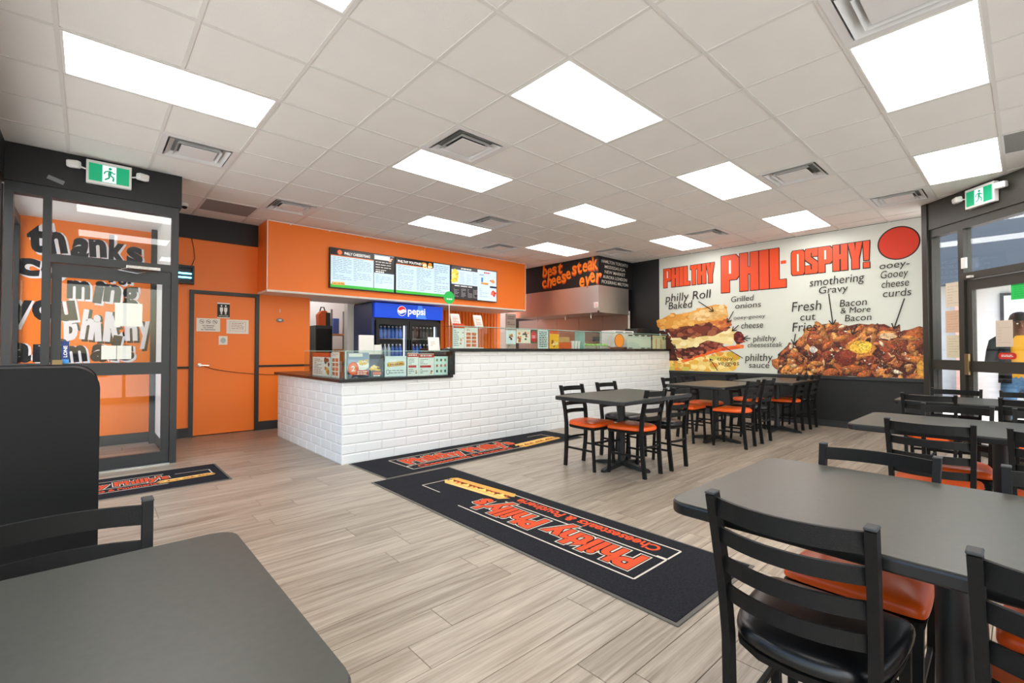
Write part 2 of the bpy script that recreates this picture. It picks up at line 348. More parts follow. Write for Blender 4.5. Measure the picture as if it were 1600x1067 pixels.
# walls
blocks('wall_back', 'orange_paint', [(-.75,1.045,7.87,8.0,0,2.80),(1.925,2.68,7.87,8.0,0,2.80),(1.045,1.925,7.87,8.0,2.06,2.80),(.9,2.1,8.0,8.05,0,2.8)], 'orange painted wall around the restroom door')  # last box: unseen blocker added behind the door to stop daylight leaking through
blocks('trim_1', 'black_paint', [(.72,1.90,7.845,8.0,2.78,ZC)], 'black band across the top of the restroom wall', 'wall band')
blocks('trim_2', 'black_paint', [(.76,1.045,7.855,7.875,.955,.985),(1.925,2.68,7.855,7.875,.955,.985)], 'thin black chair rail on the orange wall', 'chair rail')
blocks('baseboard_back', 'baseboard', [(-.65,1.045,7.85,7.872,0,.13),(1.925,2.68,7.85,7.872,0,.13)], 'black baseboard along the orange wall', 'baseboard')
blocks('wall_right', 'black_paint', [(8.75,8.88,.83,9.8,0,ZC)], 'black wall behind the large printed poster')
blocks('baseboard_right', 'baseboard', [(8.735,8.752,.85,4.9,0,.1)], 'black baseboard under the printed poster', 'baseboard')
blocks('wall_kitchen', 'orange_paint', [(3.62,7.2,8.35,8.45,0,ZC)], 'orange wall behind the drinks fridge')
blocks('wall_pantry', 'white_paint', [(3.49,3.62,8.3,8.45,0,2.1),(2.66,2.68,8.0,9.8,0,2.6),(2.66,8.8,9.7,9.8,0,ZC),(4.3,4.32,8.45,9.7,0,2.6)], 'off white walls of the back room behind the counter')
blocks('ceiling_pantry', 'white_paint', [(2.66,4.32,8.36,9.8,2.6,2.66),(2.68,3.62,7.9,8.4,2.1,2.66)], 'white ceiling of the back room', 'ceiling')
# orange soffit
so = structure(empty('soffit', (0,0,0)), 'orange bulkhead hanging over the kitchen opening', 'bulkhead')
bx('front_face', 'orange_paint', (1.90,7.06,7.35,8.35,2.09,ZC), so)
bx('underside', 'white_trim', (1.90,7.06,7.35,8.35,2.06,2.09), so)
e = MB(); e.box(1.895,7.065,7.343,7.352,ZC-.018,ZC-.004).box(1.893,1.903,7.343,7.352,2.09,ZC-.01).box(1.895,7.065,7.34,7.352,2.07,2.088).box(7.056,7.066,7.343,7.352,2.09,ZC); e.build('edge_trim', 'white_trim', so)
for i in range(9): MB().box(2.2+i*.58,2.225+i*.58,7.335,7.352,ZC-.03,ZC-.008).build('light_clip','white_trim',so)
# storefronts
def storefront(name, org, ux, L, mull, doors, m, label, hdr=True, panes=True, rails=True):
    """framed glazing in a local frame (x along, y up, z into the room)"""
    r = structure(empty(name), label, 'storefront'); frame(r, org, ux, (0,0,1))
    f = lambda n, x0, x1, y0, y1, z0=-.05, z1=.05: bx(n, m, (x0,x1,y0,y1,z0,z1), r)
    f('sill', 0, L, 0, .02); f('head', 0, L, 2.66, 2.76)
    f('post', 0, .06, 0, 2.66); f('post', L-.06, L, 0, 2.66)
    edges = [.06]
    for a, b in mull: f('mullion', a, b, .02, 2.66); edges += [a, b]
    edges.append(L-.06)
    for a, b in zip(edges[::2], edges[1::2]):
        if b-a < .02: continue
        dr = [d for d in doors if d[0]-.01 <= a and b <= d[1]+.01]
        if dr:
            f('transom_bar', a, b, 2.05, 2.13); bx('pane', 'glass', (a,b,2.13,2.66,-.004,.004), r)
        else:
            f('bottom_rail', a, b, .02, .13)
            if rails:
                f('mid_rail', a, b, .97, 1.09); bx('pane','glass',(a,b,.13,.97,-.004,.004), r); bx('pane','glass',(a,b,1.09,2.66,-.004,.004), r)
            else: bx('pane','glass',(a,b,.13,2.66,-.004,.004), r)
    return r
def glass_door(name, parent_org, ux, a, b, m, label):
    d = structure(empty(name), label, 'door'); frame(d, parent_org, ux, (0,0,1)); f = lambda n, x0, x1, y0, y1: bx(n, m, (x0,x1,y0,y1,-.025,.025), d)
    f('stile', a, a+.07, .01, 2.04); f('stile', b-.07, b, .01, 2.04); f('top_rail', a+.07, b-.07, 1.92, 2.04); f('mid_rail', a+.07, b-.07, .96, 1.085); f('bottom_rail', a+.07, b-.07, .01, .13)
    bx('pane','glass',(a+.07,b-.07,1.085,1.92,-.004,.004), d); bx('pane','glass',(a+.07,b-.07,.13,.96,-.004,.004), d)
    return d
LO = (-.58,6.25,0); LX = (1,0,0)
storefront('window_1', LO, LX, 1.30, [(.25,.31)], [(.31,1.24)], 'frame_black', 'black framed vestibule glazing at the left')
d2 = glass_door('door_2', LO, LX, .315, 1.235, 'frame_black', 'black framed glass door to the orange vestibule')
c = MB().box(.86,1.14,2.05,2.085,.05,.09).build('door_closer','chrome',d2,bevel=.004); MB().tube([(.86,2.055,.07),(.80,2.03,.06),(.95,2.0,.12),(1.02,2.03,.07)],.006).build('closer_arm','chrome',c)
bx('threshold','chrome',(.31,1.24,0,.012,-.06,.07), d2)
bx('lock_case','brass',(.33,.40,1.0,1.12,.025,.045), d2)
RO = (8.1,.82,0); RX = (-.70711,-.70711,0)
storefront('window_2', RO, RX, 3.2, [(.43,.50),(1.50,1.57),(2.35,2.41)], [(.50,1.50)], 'frame_bronze', 'dark framed angled entrance glazing at the right')
d3 = glass_door('door_3', RO, RX, .505, 1.495, 'frame_bronze', 'dark framed glass entrance door at the right')
bx('lock_case','brass',(.50,.555,.92,1.17,.026,.06), d3, bevel=.004); MB().box(.58,.63,2.06,2.085,.03,.09).build('closer','white_trim',d3)
MB().box(.495,.555,2.18,2.31,.05,.075).build('door_sensor','white_plastic',d3,bevel=.004)
storefront('window_3', (-.65,-1.5,0), (0,1,0), 7.75, [(1.5,1.56),(3.0,3.06),(4.5,4.56),(6.0,6.06)], [], 'frame_black', 'black framed street windows along the left side', rails=False)
storefront('window_4', (-.65+6.45,-1.47,0), (-1,0,0), 6.42, [(1.25,1.31),(2.55,2.61),(3.85,3.91),(5.15,5.21)], [], 'frame_black', 'black framed street windows behind the viewer', rails=False)
hd = lambda n, org, ux, L, lab, m='black_paint': frame(structure(bx(n, m, (0,L,2.76,ZC,-.08,.07)), lab, 'wall'), org, ux, (0,0,1))
hd('wall_left_header', LO, LX, 1.32, 'black painted header above the vestibule door')
hd('wall_right_header', RO, RX, 3.2, 'dark painted header above the angled entrance', 'frame_bronze')
hd('wall_left', (-.65,-1.5,0), (0,1,0), 7.8, 'black painted header above the left windows')
hd('wall_front', (5.8,-1.47,0), (-1,0,0), 6.45, 'black painted header above the front windows')
frame(structure(bx('trim_3','frame_bronze',(-.05,.03,0,ZC,-.08,.085)), 'dark corner post between poster and entrance glazing', 'post'), RO, RX, (0,0,1))
# vestibule
blocks('ceiling_vestibule', 'white_paint', [(-.75,.72,6.33,8.0,2.79,ZC)], 'white ceiling of the left vestibule', 'ceiling')
blocks('wall_vestibule', 'white_paint', [(.66,.70,6.31,7.87,.14,2.79)], 'white side wall of the left vestibule')
blocks('trim_4', 'frame_black', [(.60,.66,7.66,7.74,0,2.79),(.66,.702,6.31,7.87,0,.14)], 'black post inside the left vestibule', 'post')
storefront('window_5', (-.65,6.36,0), (0,1,0), 1.5, [(.7,.76)], [], 'frame_black', 'outer glazing of the left vestibule', rails=False)
# outside
tag(bx('pavement', 'pavement', (-40,60,-50,40,-.2,-.03)), 'grey pavement outside the entrance', 'pavement', kind='structure')
fa = empty('shop_building', (15,-4,-.03), label='pale shop building across the lot outside the entrance', cat='building')
bx('wall','facade',(0,4,-14,14,0,5.2),fa); bx('fascia','facade_dark',(-.5,0,-14,14,2.75,4.3),fa)
for k in range(8):
    bx('column','salmon',(-.35,-.1,-13.2+k*3.6,-12.9+k*3.6,0,2.75),fa); w = bx('window','frame_black',(-.06,0,-12.5+k*3.6,-10.0+k*3.6,.3,2.5),fa); bx('pane','facade',(-.07,-.062,-12.44+k*3.6,-10.06+k*3.6,.36,2.44),w)
# ================================================================= COUNTER
ctr = empty('service_counter', (2,4.88,0), label='long white tiled service counter with a raised right section', cat='counter')
b = MB(); b.box(.008,.62,.008,2.27,0,.87).box(.62,1.41,.008,.7,0,.87).box(1.40,6.74,.008,.7,0,1.195); b.build('core','grout',ctr); bx('end_panel','counter_black',(1.385,1.425,-.035,.74,.026+.88,1.196),ctr)
TW, TH = .3048, .1036
def tile_mb():
    q = lambda i, z: [(i,i,z),(1-i if i<.5 else 0,i,z),(0,0,0),(0,0,0)]
    w, h = TW-.0025, TH-.0025; v = []
    for i, z in ((0,0),(0,.004),(.011,.0085)): v += [(i,i,z),(w-i,i,z),(w-i,h-i,z),(i,h-i,z)]
    return MB().add(v, [(k*4+i,k*4+(i+1)%4,(k+1)*4+(i+1)%4,(k+1)*4+i) for k in (0,1) for i in range(4)]+[(8,9,10,11)])
t = tile_mb().build('wall_tile','tile_white'); tm = t.data; D.objects.remove(t)
tiles = []
def course(L0, L1, z0, z1, where, r):
    o = (r % 2)*TW/2; x = L0 - o
    while x < L1-.01:
        a, b_ = max(x,L0), min(x+TW,L1)
        if b_-a > .02: tiles.append((where, a, b_, z0, z1))
        x += TW
for r in range(12):
    z0, z1 = r*TH, (r+1)*TH
    if z0 < .868: course(0, 1.40, z0, min(z1,.868), 'f', r); course(.0, 2.26, z0, min(z1,.868), 'e', r+1)
    course(1.40, 6.74, z0, min(z1,1.193), 'f', r)
tiles.sort(key=lambda q: (q[1] if q[0]=='f' else -.5))
rest = MB()
for n_, (wh, a, b_, z0, z1) in enumerate(tiles):
    m4 = Matrix.Identity(4)
    ux = Vector((1,0,0)) if wh == 'f' else Vector((0,-1,0)); n = ux.cross(Vector((0,0,1)))
    for i in range(3): m4[i][0] = ux[i]*(b_-a)/TW; m4[i][1] = (0,0,(z1-z0)/TH)[i]; m4[i][2] = n[i]
    m4.translation = (a,.008,z0) if wh == 'f' else (.008,b_,z0)
    if n_ < 300:
        o = D.objects.new('wall_tile', tm); COL.objects.link(o); o.parent = ctr; o.matrix_local = m4
    else:
        rest.add([m4 @ v.co for v in tm.vertices], [tuple(p.vertices) for p in tm.polygons])
o = rest.build('wall_tile_field','tile_white',ctr); o['kind'] = 'stuff'
w = MB().prism([(1.955,4.845),(3.40,4.845),(3.40,5.62),(2.65,5.62),(2.65,7.17),(1.955,7.17)], .872, .905).build('worktop','counter_black',None,bevel=.003)
tag(w, 'low black L shaped worktop on the left of the white counter', 'worktop')
w = MB().box(3.385,8.735,4.845,5.62,1.197,1.235).build('worktop','counter_black',None,bevel=.003)
tag(w, 'raised black worktop ledge on the long white counter', 'worktop')
def case(label, panes, bars):
    t = empty('glass_case', (panes[0][0], panes[0][2], panes[0][4]), label=label, cat='glass case'); o = Vector(t.location)
    for d in panes:
        p = bx('pane','case_glass',(d[0]-o.x,d[1]-o.x,d[2]-o.y,d[3]-o.y,d[4]-o.z,d[5]-o.z), t)
    for d in bars: bx('edge','case_edge',(d[0]-o.x,d[1]-o.x,d[2]-o.y,d[3]-o.y,d[4]-o.z,d[5]-o.z), t)
    return t
mat('case_edge', (150,190,180), .2)
case('low glass display guard on the left end of the counter', [(2.06,3.38,4.915,4.921,.906,1.2),(2.045,2.051,4.925,6.2,.906,1.2),(2.06,3.38,4.925,5.08,1.2,1.206)], [(2.05,3.385,4.912,4.922,1.2,1.207),(2.043,2.053,4.915,6.2,1.2,1.207),(2.043,2.056,4.912,4.922,.906,1.2)])
case('long glass display guard along the raised counter', [(3.44,5.2,4.915,4.921,1.236,1.52),(5.2,6.5,4.915,4.921,1.236,1.52),(6.5,8.7,4.915,4.921,1.236,1.52),(3.44,8.7,4.945,5.15,1.52,1.526)], [(3.435,8.705,4.912,4.922,1.52,1.528),(6.495,6.507,4.912,4.922,1.236,1.52),(6.09,6.10,4.93,5.14,1.236,1.518),(3.435,3.445,4.912,4.922,1.236,1.52)])
# printed cards standing behind the guards
def card(name, org, ux, w, h, label, fn, cat='poster', tilt=0, th=.004, m='print', back='paper'):
    t = empty(name, label=label, cat=cat); frame(t, org, ux, (0,0,1))
    if tilt: t.matrix_world = t.matrix_world @ Matrix.Rotation(tilt, 4, 'X')
    bx('board', back, (0,w,0,h,-th,0), t); p = Print(); fn(p, w, h); p.build('print', t, m); return t
RED, ORG, BLK, WHT = (214,52,32), (236,106,36), (24,24,24), (244,242,238)
rn = random.Random(3)
def lines(p, x0, x1, y0, y1, n, rgb=(90,90,92), wd=.35, full=False):
    st = (y1-y0)/n
    for i in range(n):
        y = y1-(i+.5)*st; x = x0
        while x < x1-.1*(x1-x0):
            l = min((x1-x0)*rn.uniform(.12,.34), x1-x); p.rect(x, x+l, y-st*wd/2, y+st*wd/2, rgb); x += l+(x1-x0)*.05
            if not full and rn.random() < .2: break
def blobs(p, x0, x1, y0, y1, n, pal, r):
    for i in range(n):
        cx, cy, rr = rn.uniform(x0,x1), rn.uniform(y0,y1), r*rn.uniform(.5,1.1)
        p.poly([(cx+rr*rn.uniform(.75,1.2)*math.cos(k*.785), cy+rr*.7*rn.uniform(.75,1.2)*math.sin(k*.785)) for k in range(8)], rn.choice(pal))
FOOD = [(96,40,22),(150,74,34),(196,120,50),(226,178,96),(120,30,20),(214,150,70)]
def pic(p, w, h, base=(228,232,236), top=None, band=None):
    p.rect(0,w,0,h,base)
    if top: p.rect(0,w,h*.82,h,top)
    if band: p.rect(0,w,0,h*.25,band); lines(p, w*.15,w*.85,h*.05,h*.2,2,WHT)
def hoagie(p, cx, cy, s, rot=0):
    c, q = math.cos(rot), math.sin(rot); T = lambda L: [(cx+s*(a*c-b_*q), cy+s*(a*q+b_*c)) for a, b_ in L]
    p.poly(T([(-1,-.05),(-.9,-.2),(.9,-.22),(1,-.08),(.9,0),(-.9,.02)]), (214,160,84)); p.poly(T([(-.95,-.02),(.95,-.06),(.9,.08),(-.9,.1)]), (110,44,26))
    p.poly(T([(-.9,.04),(.9,.0),(.85,.07),(-.8,.12)]), (240,206,110)); p.poly(T([(-1,.08),(-.85,.26),(.8,.24),(1,.08),(.85,.06),(-.85,.1)]), (226,176,100))
    for i in range(14): x = -.85+i*.13; p.poly(T([(x-.05,.0),(x,.07+.03*(i%3)),(x+.06,.02),(x+.01,-.05)]), [(150,70,40),(236,200,110),(120,50,30),(206,90,50)][i%4])
    p.poly(T([(-.8,.17),(-.6,.23),(.6,.215),(.75,.15),(.5,.18),(-.5,.19)]), (240,204,140))
def f_menu(p, w, h):
    pic(p,w,h,(236,236,232),(210,70,40)); lines(p,w*.1,w*.55,h*.08,h*.76,9); blobs(p,w*.65,w*.9,h*.15,h*.7,6,FOOD,w*.09)
def f_grid(p, w, h):
    pic(p,w,h,(238,236,230)); lines(p,w*.15,w*.85,h*.82,h*.95,2,RED)
    for i in range(2):
        for j in range(4): p.rect(w*(.12+.42*i),w*(.46+.42*i),h*(.08+.18*j),h*(.22+.18*j),(216,110,70)); blobs(p,w*(.2+.42*i),w*(.38+.42*i),h*(.12+.18*j),h*(.18+.18*j),2,FOOD,w*.06)
def f_combo(p, w, h):
    pic(p,w,h,(150,168,196)); p.rect(0,w,0,h*.28,(40,52,70)); p.ell(w*.7,h*.5,w*.3,h*.2,WHT); blobs(p,w*.45,w*.95,h*.55,h*.7,9,[(240,206,110),(228,180,80),(250,236,210)],w*.1)
    p.ell(w*.26,h*.38,w*.25,h*.26,(222,84,40)); p.ell(w*.26,h*.38,w*.2,h*.21,(238,120,70)); p.text('2',w*.17,h*.28,w*.18,h*.2,WHT,.03); p.rect(w*.4,w*.95,h*.12,h*.3,(206,70,40)); lines(p,w*.45,w*.9,h*.13,h*.28,2,WHT,.5,True); p.rect(w*.05,w*.7,h*.84,h*.97,WHT)
def f_fries(p, w, h):
    pic(p,w,h,(70,84,104)); p.rect(0,w,0,h*.25,(44,60,76)); blobs(p,w*.1,w*.8,h*.3,h*.5,14,[(240,200,100),(226,170,70),(250,226,160)],w*.14); p.poly([(w*.5,h*.5),(w*.8,h*.96),(w*.98,h*.96),(w*.9,h*.4)],(30,34,44)); p.rect(w*.25,w*.8,h*.12,h*.24,(214,110,70)); lines(p,w*.28,w*.78,h*.04,h*.11,1,WHT,.6,True)
def f_hoagie(p, w, h):
    pic(p,w,h,(228,238,240)); hoagie(p,w*.5,h*.6,w*.42,.08); lines(p,w*.1,w*.9,h*.12,h*.34,2,(90,100,104),.3,True); p.ell(w*.13,h*.22,w*.08,h*.12,(120,130,130)); p.ell(w*.13,h*.22,w*.06,h*.09,(228,238,240))
def f_text(p, w, h, rgb=(40,40,44)): pic(p,w,h,(214,230,228)); lines(p,w*.12,w*.88,h*.06,h*.94,9,rgb,.5,True)
def f_price(p, w, h):
    pic(p,w,h,(232,236,232)); p.rect(0,w,h*.82,h*.97,(196,60,44)); lines(p,w*.1,w*.9,h*.86,h*.94,1,WHT,.6,True); lines(p,w*.1,w*.6,h*.5,h*.76,4); p.rect(w*.08,w*.8,h*.36,h*.46,(190,40,36)); lines(p,w*.1,w*.6,h*.08,h*.32,3); blobs(p,w*.7,w*.85,h*.08,h*.22,3,FOOD,w*.1)
def f_dots(p, w, h):
    pic(p,w,h,(214,236,230))
    for i in range(3):
        for j in range(3): p.ell(w*(.2+.3*i),h*(.2+.3*j),w*.07,h*.08,[(60,60,60),(200,70,50),(120,130,60),(190,90,70)][(i*2+j)%4],12)
def f_oval(p, w, h): p.ell(w/2,h/2,w/2,h/2,(120,70,24)); p.ell(w/2,h/2,w*.45,h*.46,(224,140,50))
C_Y = 4.935
for a in [('menu_card',(2.058,5.93,.906),(0,-1,0),.58,.275,'faded picture menu sheet behind the left end guard',f_menu),
          ('menu_card',(2.058,5.33,.906),(0,-1,0),.22,.285,'narrow white card with red squares at the left end guard',f_grid),
          ('poster',(2.08,C_Y,.906),(1,0,0),.24,.28,'combo poster with orange circle and number 2 in the low guard',f_combo),
          ('poster',(2.325,C_Y,.906),(1,0,0),.18,.26,'dark fries poster in the low glass guard',f_fries),
          ('poster',(2.515,C_Y,.91),(1,0,0),.275,.235,'pale sandwich poster in the low glass guard',f_hoagie),
          ('menu_card',(2.805,C_Y,.906),(1,0,0),.148,.275,'white menu card with red headings in the low guard',f_price),
          ('menu_card',(2.957,C_Y,.906),(1,0,0),.215,.265,'wide white price card with red heading beside the spotted card',f_price),
          ('menu_card',(3.177,C_Y,.906),(1,0,0),.20,.23,'pale card with rows of small coloured dots in the low guard',f_dots),
          ('menu_card',(3.45,C_Y,1.236),(1,0,0),.185,.32,'tall photo menu with food rows at the raised guard end',f_menu),
          ('menu_card',(3.64,C_Y,1.236),(1,0,0),.215,.275,'white card with orange picture squares in the long guard',f_grid),
          ('poster',(4.36,C_Y,1.30),(1,0,0),.185,.2,'white poster with one food bowl in the long guard',lambda p,w,h:(pic(p,w,h,(222,232,236)),blobs(p,w*.35,w*.65,h*.35,h*.65,9,FOOD,w*.14))),
          ('poster',(4.56,C_Y,1.315),(1,0,0),.28,.2,'orange poster of fried snacks in the long guard',lambda p,w,h:(pic(p,w,h,(240,226,206)),blobs(p,w*.1,w*.9,h*.15,h*.85,16,[(222,110,50),(236,150,80),(200,80,30),(60,50,46)],w*.1))),
          ('poster',(4.845,C_Y,1.315),(1,0,0),.135,.2,'small red badge poster in the long guard',lambda p,w,h:(pic(p,w,h,(70,80,60)),p.ell(w/2,h/2,w*.46,h*.42,(216,40,52)),lines(p,w*.25,w*.75,h*.35,h*.6,2,WHT,.4,True))),
          ('menu_card',(5.0,C_Y,1.237),(1,0,0),.222,.28,'pale text list card in the long guard',f_text),
          ('poster',(5.257,C_Y,1.237),(1,0,0),.21,.275,'orange and yellow drink poster in the long guard',lambda p,w,h:(pic(p,w,h,(244,180,40),(226,96,40)),blobs(p,w*.2,w*.8,h*.1,h*.5,7,[(90,50,30),(240,220,160),(160,80,40)],w*.16))),
          ('menu_card',(7.336,C_Y,1.237),(1,0,0),.80,.265,'wide pale sheet held by black clips in the long guard',lambda p,w,h:(pic(p,w,h,(206,214,204)),[p.rect(w*(.04+.26*i),w*(.2+.26*i),h*.9,h*.98,BLK) for i in range(4)],[p.rect(w*(.04+.26*i),w*(.2+.26*i),h*.02,h*.08,BLK) for i in (0,2,3)])),
          ('menu_card',(8.19,C_Y,1.237),(1,0,0),.5,.265,'pale sheet with red stripes at the far end of the long guard',lambda p,w,h:(pic(p,w,h,(208,202,166)),[p.rect(w*x,w*(x+.05),0,h*.75,(206,70,40)) for x in (.25,.6)],blobs(p,w*.8,w*.98,h*.5,h*.9,5,[(80,120,60),(60,90,50)],w*.08)))]:
    card(*a)
t = empty('oval_plaque', label='small orange oval plaque on the long glass guard', cat='plaque'); frame(t, (6.90,4.908,1.256), (1,0,0), (0,0,1)); MB().prism(circle(.145,.125,.145,.125),-.003,0,'z').build('board','cardboard',t); p = Print(); f_oval(p,.29,.25); p.build('print',t)
for nm, org, w, h, lab in [('payment_card',(3.2,4.99,.907),.165,.0,''),]: pass
card('payment_notice',(3.2,5.1,1.21),(1,0,0),.17,.17,'white tilted notice left of the raised counter end',lambda p,w,h:(pic(p,w,h,(240,238,234)),lines(p,w*.2,w*.6,h*.3,h*.7,3,(200,150,140))),'notice',tilt=-.15)
for x, lab in ((3.74,'tilted white payment terminal stand left of the other one'),(4.14,'tilted white payment terminal stand nearer the orange slats')):
    t = empty('terminal_stand', (x,5.36,1.235), label=lab, cat='terminal')
    MB().box(0,.15,-.02,.12,0,.015).build('base','white_plastic',t,bevel=.003); MB().bar([(.075,.05,.012),(.075,.06,.32)],.012,.012).build('stem','white_plastic',t)
    s = MB().prism([(-.01,.30),(.0,.29),(.06,.485),(.05,.49)],-.0,.15,'x').build('tablet','white_plastic',t)
    q = Print(); q.rect(.02,.13,.03,.16,(222,214,208)); lines(q,.03,.12,.04,.14,4,(206,120,100)); o = q.build('screen',t); frame_m = Matrix.Identity(4); o.location = (0,-.0125,.30); o.rotation_euler = (math.radians(73),0,0)
t = empty('round_sign', (3.62,5.26,1.235), label='green round sign on a thin pole above the counter', cat='sign')
MB().lathe([(.05,0),(.05,.012),(.01,.02)]).build('base','chrome',t); MB().tube([(0,0,.015),(0,0,.61)],.005).build('pole','chrome',t)
MB().prism(circle(0,.69,.085),-.004,.004,'y').build('disc','paper_green',t); q = Print(); lines(q,-.045,.045,0,.03,1,(225,245,230),.6,True); o = q.build('lettering',t); o.location = (0,-.005,.655); o.rotation_euler = (math.radians(90),0,0)
# food boxes, cups and trays behind the long guard
for k, (x, w, h, m_, lab) in enumerate([(5.5,.34,.10,'orange_card','orange cardboard carton, lower of the pair behind the long guard'),(5.52,.28,.085,'cardboard','brown cardboard carton on top of the orange one')]):
    t = MB().box(0,w,0,.25,0,h).build('carton',m_,None,bevel=.004); t.location = (x,5.0,1.236+k*.101); tag(t,lab,'box')
for k in range(3):
    t = empty('paper_cup',(5.9+k*.075,5.03,1.236),label='white paper cup beside the orange carton',cat='cup',group='paper cups behind the guard')
    MB().lathe([(.026,0),(.035,.12)]).build('cup','white_plastic',t,smooth=True); MB().lathe([(.037,.118),(.037,.126),(.03,.128)]).build('rim','white_trim',t)
for k in range(2):
    t = empty('salad_tray',(6.12+k*.42,5.0,1.236),label=['left tray of green lettuce behind the long guard','right tray of green lettuce behind the long guard'][k],cat='tray')
    MB().box(0,.36,0,.2,0,.05).build('tray','steel',t,bevel=.004); b = MB()
    for i in range(26):
        cx, cy = rn.uniform(.03,.33), rn.uniform(.02,.18); r = rn.uniform(.02,.04); b.loft([[(cx+r*s*math.cos(a*1.047+i),cy+r*s*math.sin(a*1.047+i),.045+z) for a in range(6)] for s, z in ((1,0),(.9,.025),(.3,.045))])
    o = b.build('lettuce_heap','lettuce',t,smooth='all'); o['kind'] = 'stuff'
t = empty('toaster',(7.5,5.35,1.235),label='white countertop toaster oven at the right end of the counter',cat='toaster')
MB().box(0,.68,0,.3,.03,.36).build('housing','white_plastic',t,bevel=.01)
for i in range(2): MB().box(.06+i*.32,.3+i*.32,-.004,.002,.31,.34).build('vent_slot','grey_plastic',t)
for x in (.04,.64): MB().lathe([(.015,0),(.015,.03)],(x,.15)).build('foot','dark_plastic',t)
t = MB().prism([(0,0),(.5,0),(.5,.36),(.42,.42),(.05,.42),(0,.3)],0,.3,'y').build('grill_press','dark_plastic',None,bevel=.008); t.location = (8.2,5.3,1.235); tag(t,'black countertop appliance beside the white toaster','appliance')
# ================================================================= KITCHEN
fr = empty('drinks_fridge',(3.6,7.5,0),label='black two door drinks fridge with lit blue header',cat='fridge')
b = MB().box(.05,1.4,.70,.78,0,2.03).box(.05,1.4,.05,.78,1.72,2.03).box(1.35,1.4,.05,.7,0,2.03).box(.05,1.4,.05,.7,0,.3); b.build('cabinet','fridge_black',fr); bx('side_panel','fridge_side',(0,.05,.05,.78,0,2.03),fr)
bx('back_lining','fridge_in',(.06,1.34,.68,.70,.3,1.72),fr)
hdr = bx('header','blue_panel',(.03,1.4,-.02,.05,1.78,2.03),fr)
p = Print(); p.rect(0,1.34,0,.24,(16,72,205)); p.poly([(.78,0),(1.0,0),(.9,.24),(.82,.24)],(70,130,228)); cx = .49
p.ell(cx,.125,.088,.088,WHT); p.poly(circle(cx,.125,.08,.08,16,10,170)+[(cx-.03,.13),(cx+.03,.16)],(214,32,44)); p.poly(circle(cx,.125,.08,.08,16,190,350)+[(cx+.03,.09),(cx-.03,.07)],(18,60,170))
p.text('pepsi',.61,.075,.36,.12,WHT,.02); o = p.build('logo_print',hdr,'screen'); o.location = (.045,-.021,1.785); o.rotation_euler = (math.radians(90),0,0)
for k in range(2):
    x0 = .06+k*.645; d = empty('door',(0,0,0)); d.parent = fr
    b = MB().box(x0,x0+.635,0,.045,.25,.32).box(x0,x0+.635,0,.045,1.66,1.74).box(x0,x0+.05,0,.045,.32,1.66).box(x0+.585,x0+.635,0,.045,.32,1.66); b.build('door_frame','fridge_black',d)
    bx('pane','glass',(x0+.05,x0+.585,.015,.021,.32,1.66),d); bx('handle','dark_plastic',(x0+(.6 if k==0 else .01),x0+(.625 if k==0 else .035),-.035,0,.9,1.4),d)
    bx('light_strip','fridge_led',(x0+.56,x0+.575,.06,.075,.35,1.65),fr)
    for s in range(4): bx('shelf','chrome',(x0+.02,x0+.6,.08,.62,.45+s*.32,.458+s*.32),fr)
bot = {}
def bottle(kind):
    t = empty('drink_bottle'); MB().lathe([(.03,0),(.033,.01),(.033,.13),(.02,.17),(.012,.19),(.012,.205)],n=12).build('bottle','bottle_'+kind,t,smooth=True); MB().lathe([(.014,.2),(.014,.222)],n=10).build('cap','bottle_cap',t); return t
for k in range(2):
    for s in range(4):
        for i in range(7):
            kind = [['blue','green','clear','blue'],['cola','clear','blue','cola']][k][(s + (i > 3)) % 4]
            if kind in bot: t = copy_tree(bot[kind])
            else: t = bot[kind] = bottle(kind)
            t.location = (3.6+.06+k*.645+.08+i*.075, 7.64, .459+s*.32)
            t['label'] = '%s drink bottle on the %s shelf behind the %s fridge door' % ({'cola':'dark','green':'green','clear':'clear','blue':'blue'}[kind], ['bottom','third','second','top'][s], ['left','right'][k]); t['category'] = 'bottle'; t['group'] = 'bottles in the drinks fridge'
t = empty('till_screen',(2.50,5.5,.905),label='white backed till screens standing on the low worktop',cat='till')
MB().box(0,.24,-.02,.16,0,.03).build('base','white_plastic',t,bevel=.006); MB().bar([(.10,.07,.025),(.10,.08,.25)],.03,.015).build('stem','white_plastic',t)
MB().box(-.03,.165,.02,.05,.16,.495).build('main_screen','white_plastic',t,bevel=.006); MB().box(.168,.27,.03,.055,.16,.375).build('side_screen','white_plastic',t,bevel=.006)
sw = empty('slat_panel',(5.6,8.34,0),label='orange vertical slat panel right of the drinks fridge',cat='wall panel')
for i in range(17): bx('slat','orange_paint',(.02+i*.09,.09+i*.09,-.03,0,.9,2.06),sw)
t = empty('notice_column',(7.17,8.1,1.2),label='white column of stacked notices beside the steel hood',cat='notice board'); bx('board','white_paint',(0,.3,.0,.03,0,.86),t)
for i in range(6):
    q = Print(); q.rect(.01,.29,0,.125,(206,196,186)); lines(q,.04,.26,.02,.11,2,(120,110,104)); o = q.build('sheet',t); o.location = (0,-.001,.03+i*.135); o.rotation_euler = (math.radians(90),0,0)
hood = empty('exhaust_hood',(7.55,5.75,1.99),label='large brushed steel exhaust hood over the grill line',cat='hood')
b = MB().prism([(0,0),(1.05,0),(1.05,2.75),(0,2.75)],0,.53,'z'); b.build('canopy','steel',hood)
b = MB().box(-.012,1.06,-.012,.02,-.02,.012).box(-.012,.02,-.012,2.75,-.02,.012); b.build('rim','steel',hood)
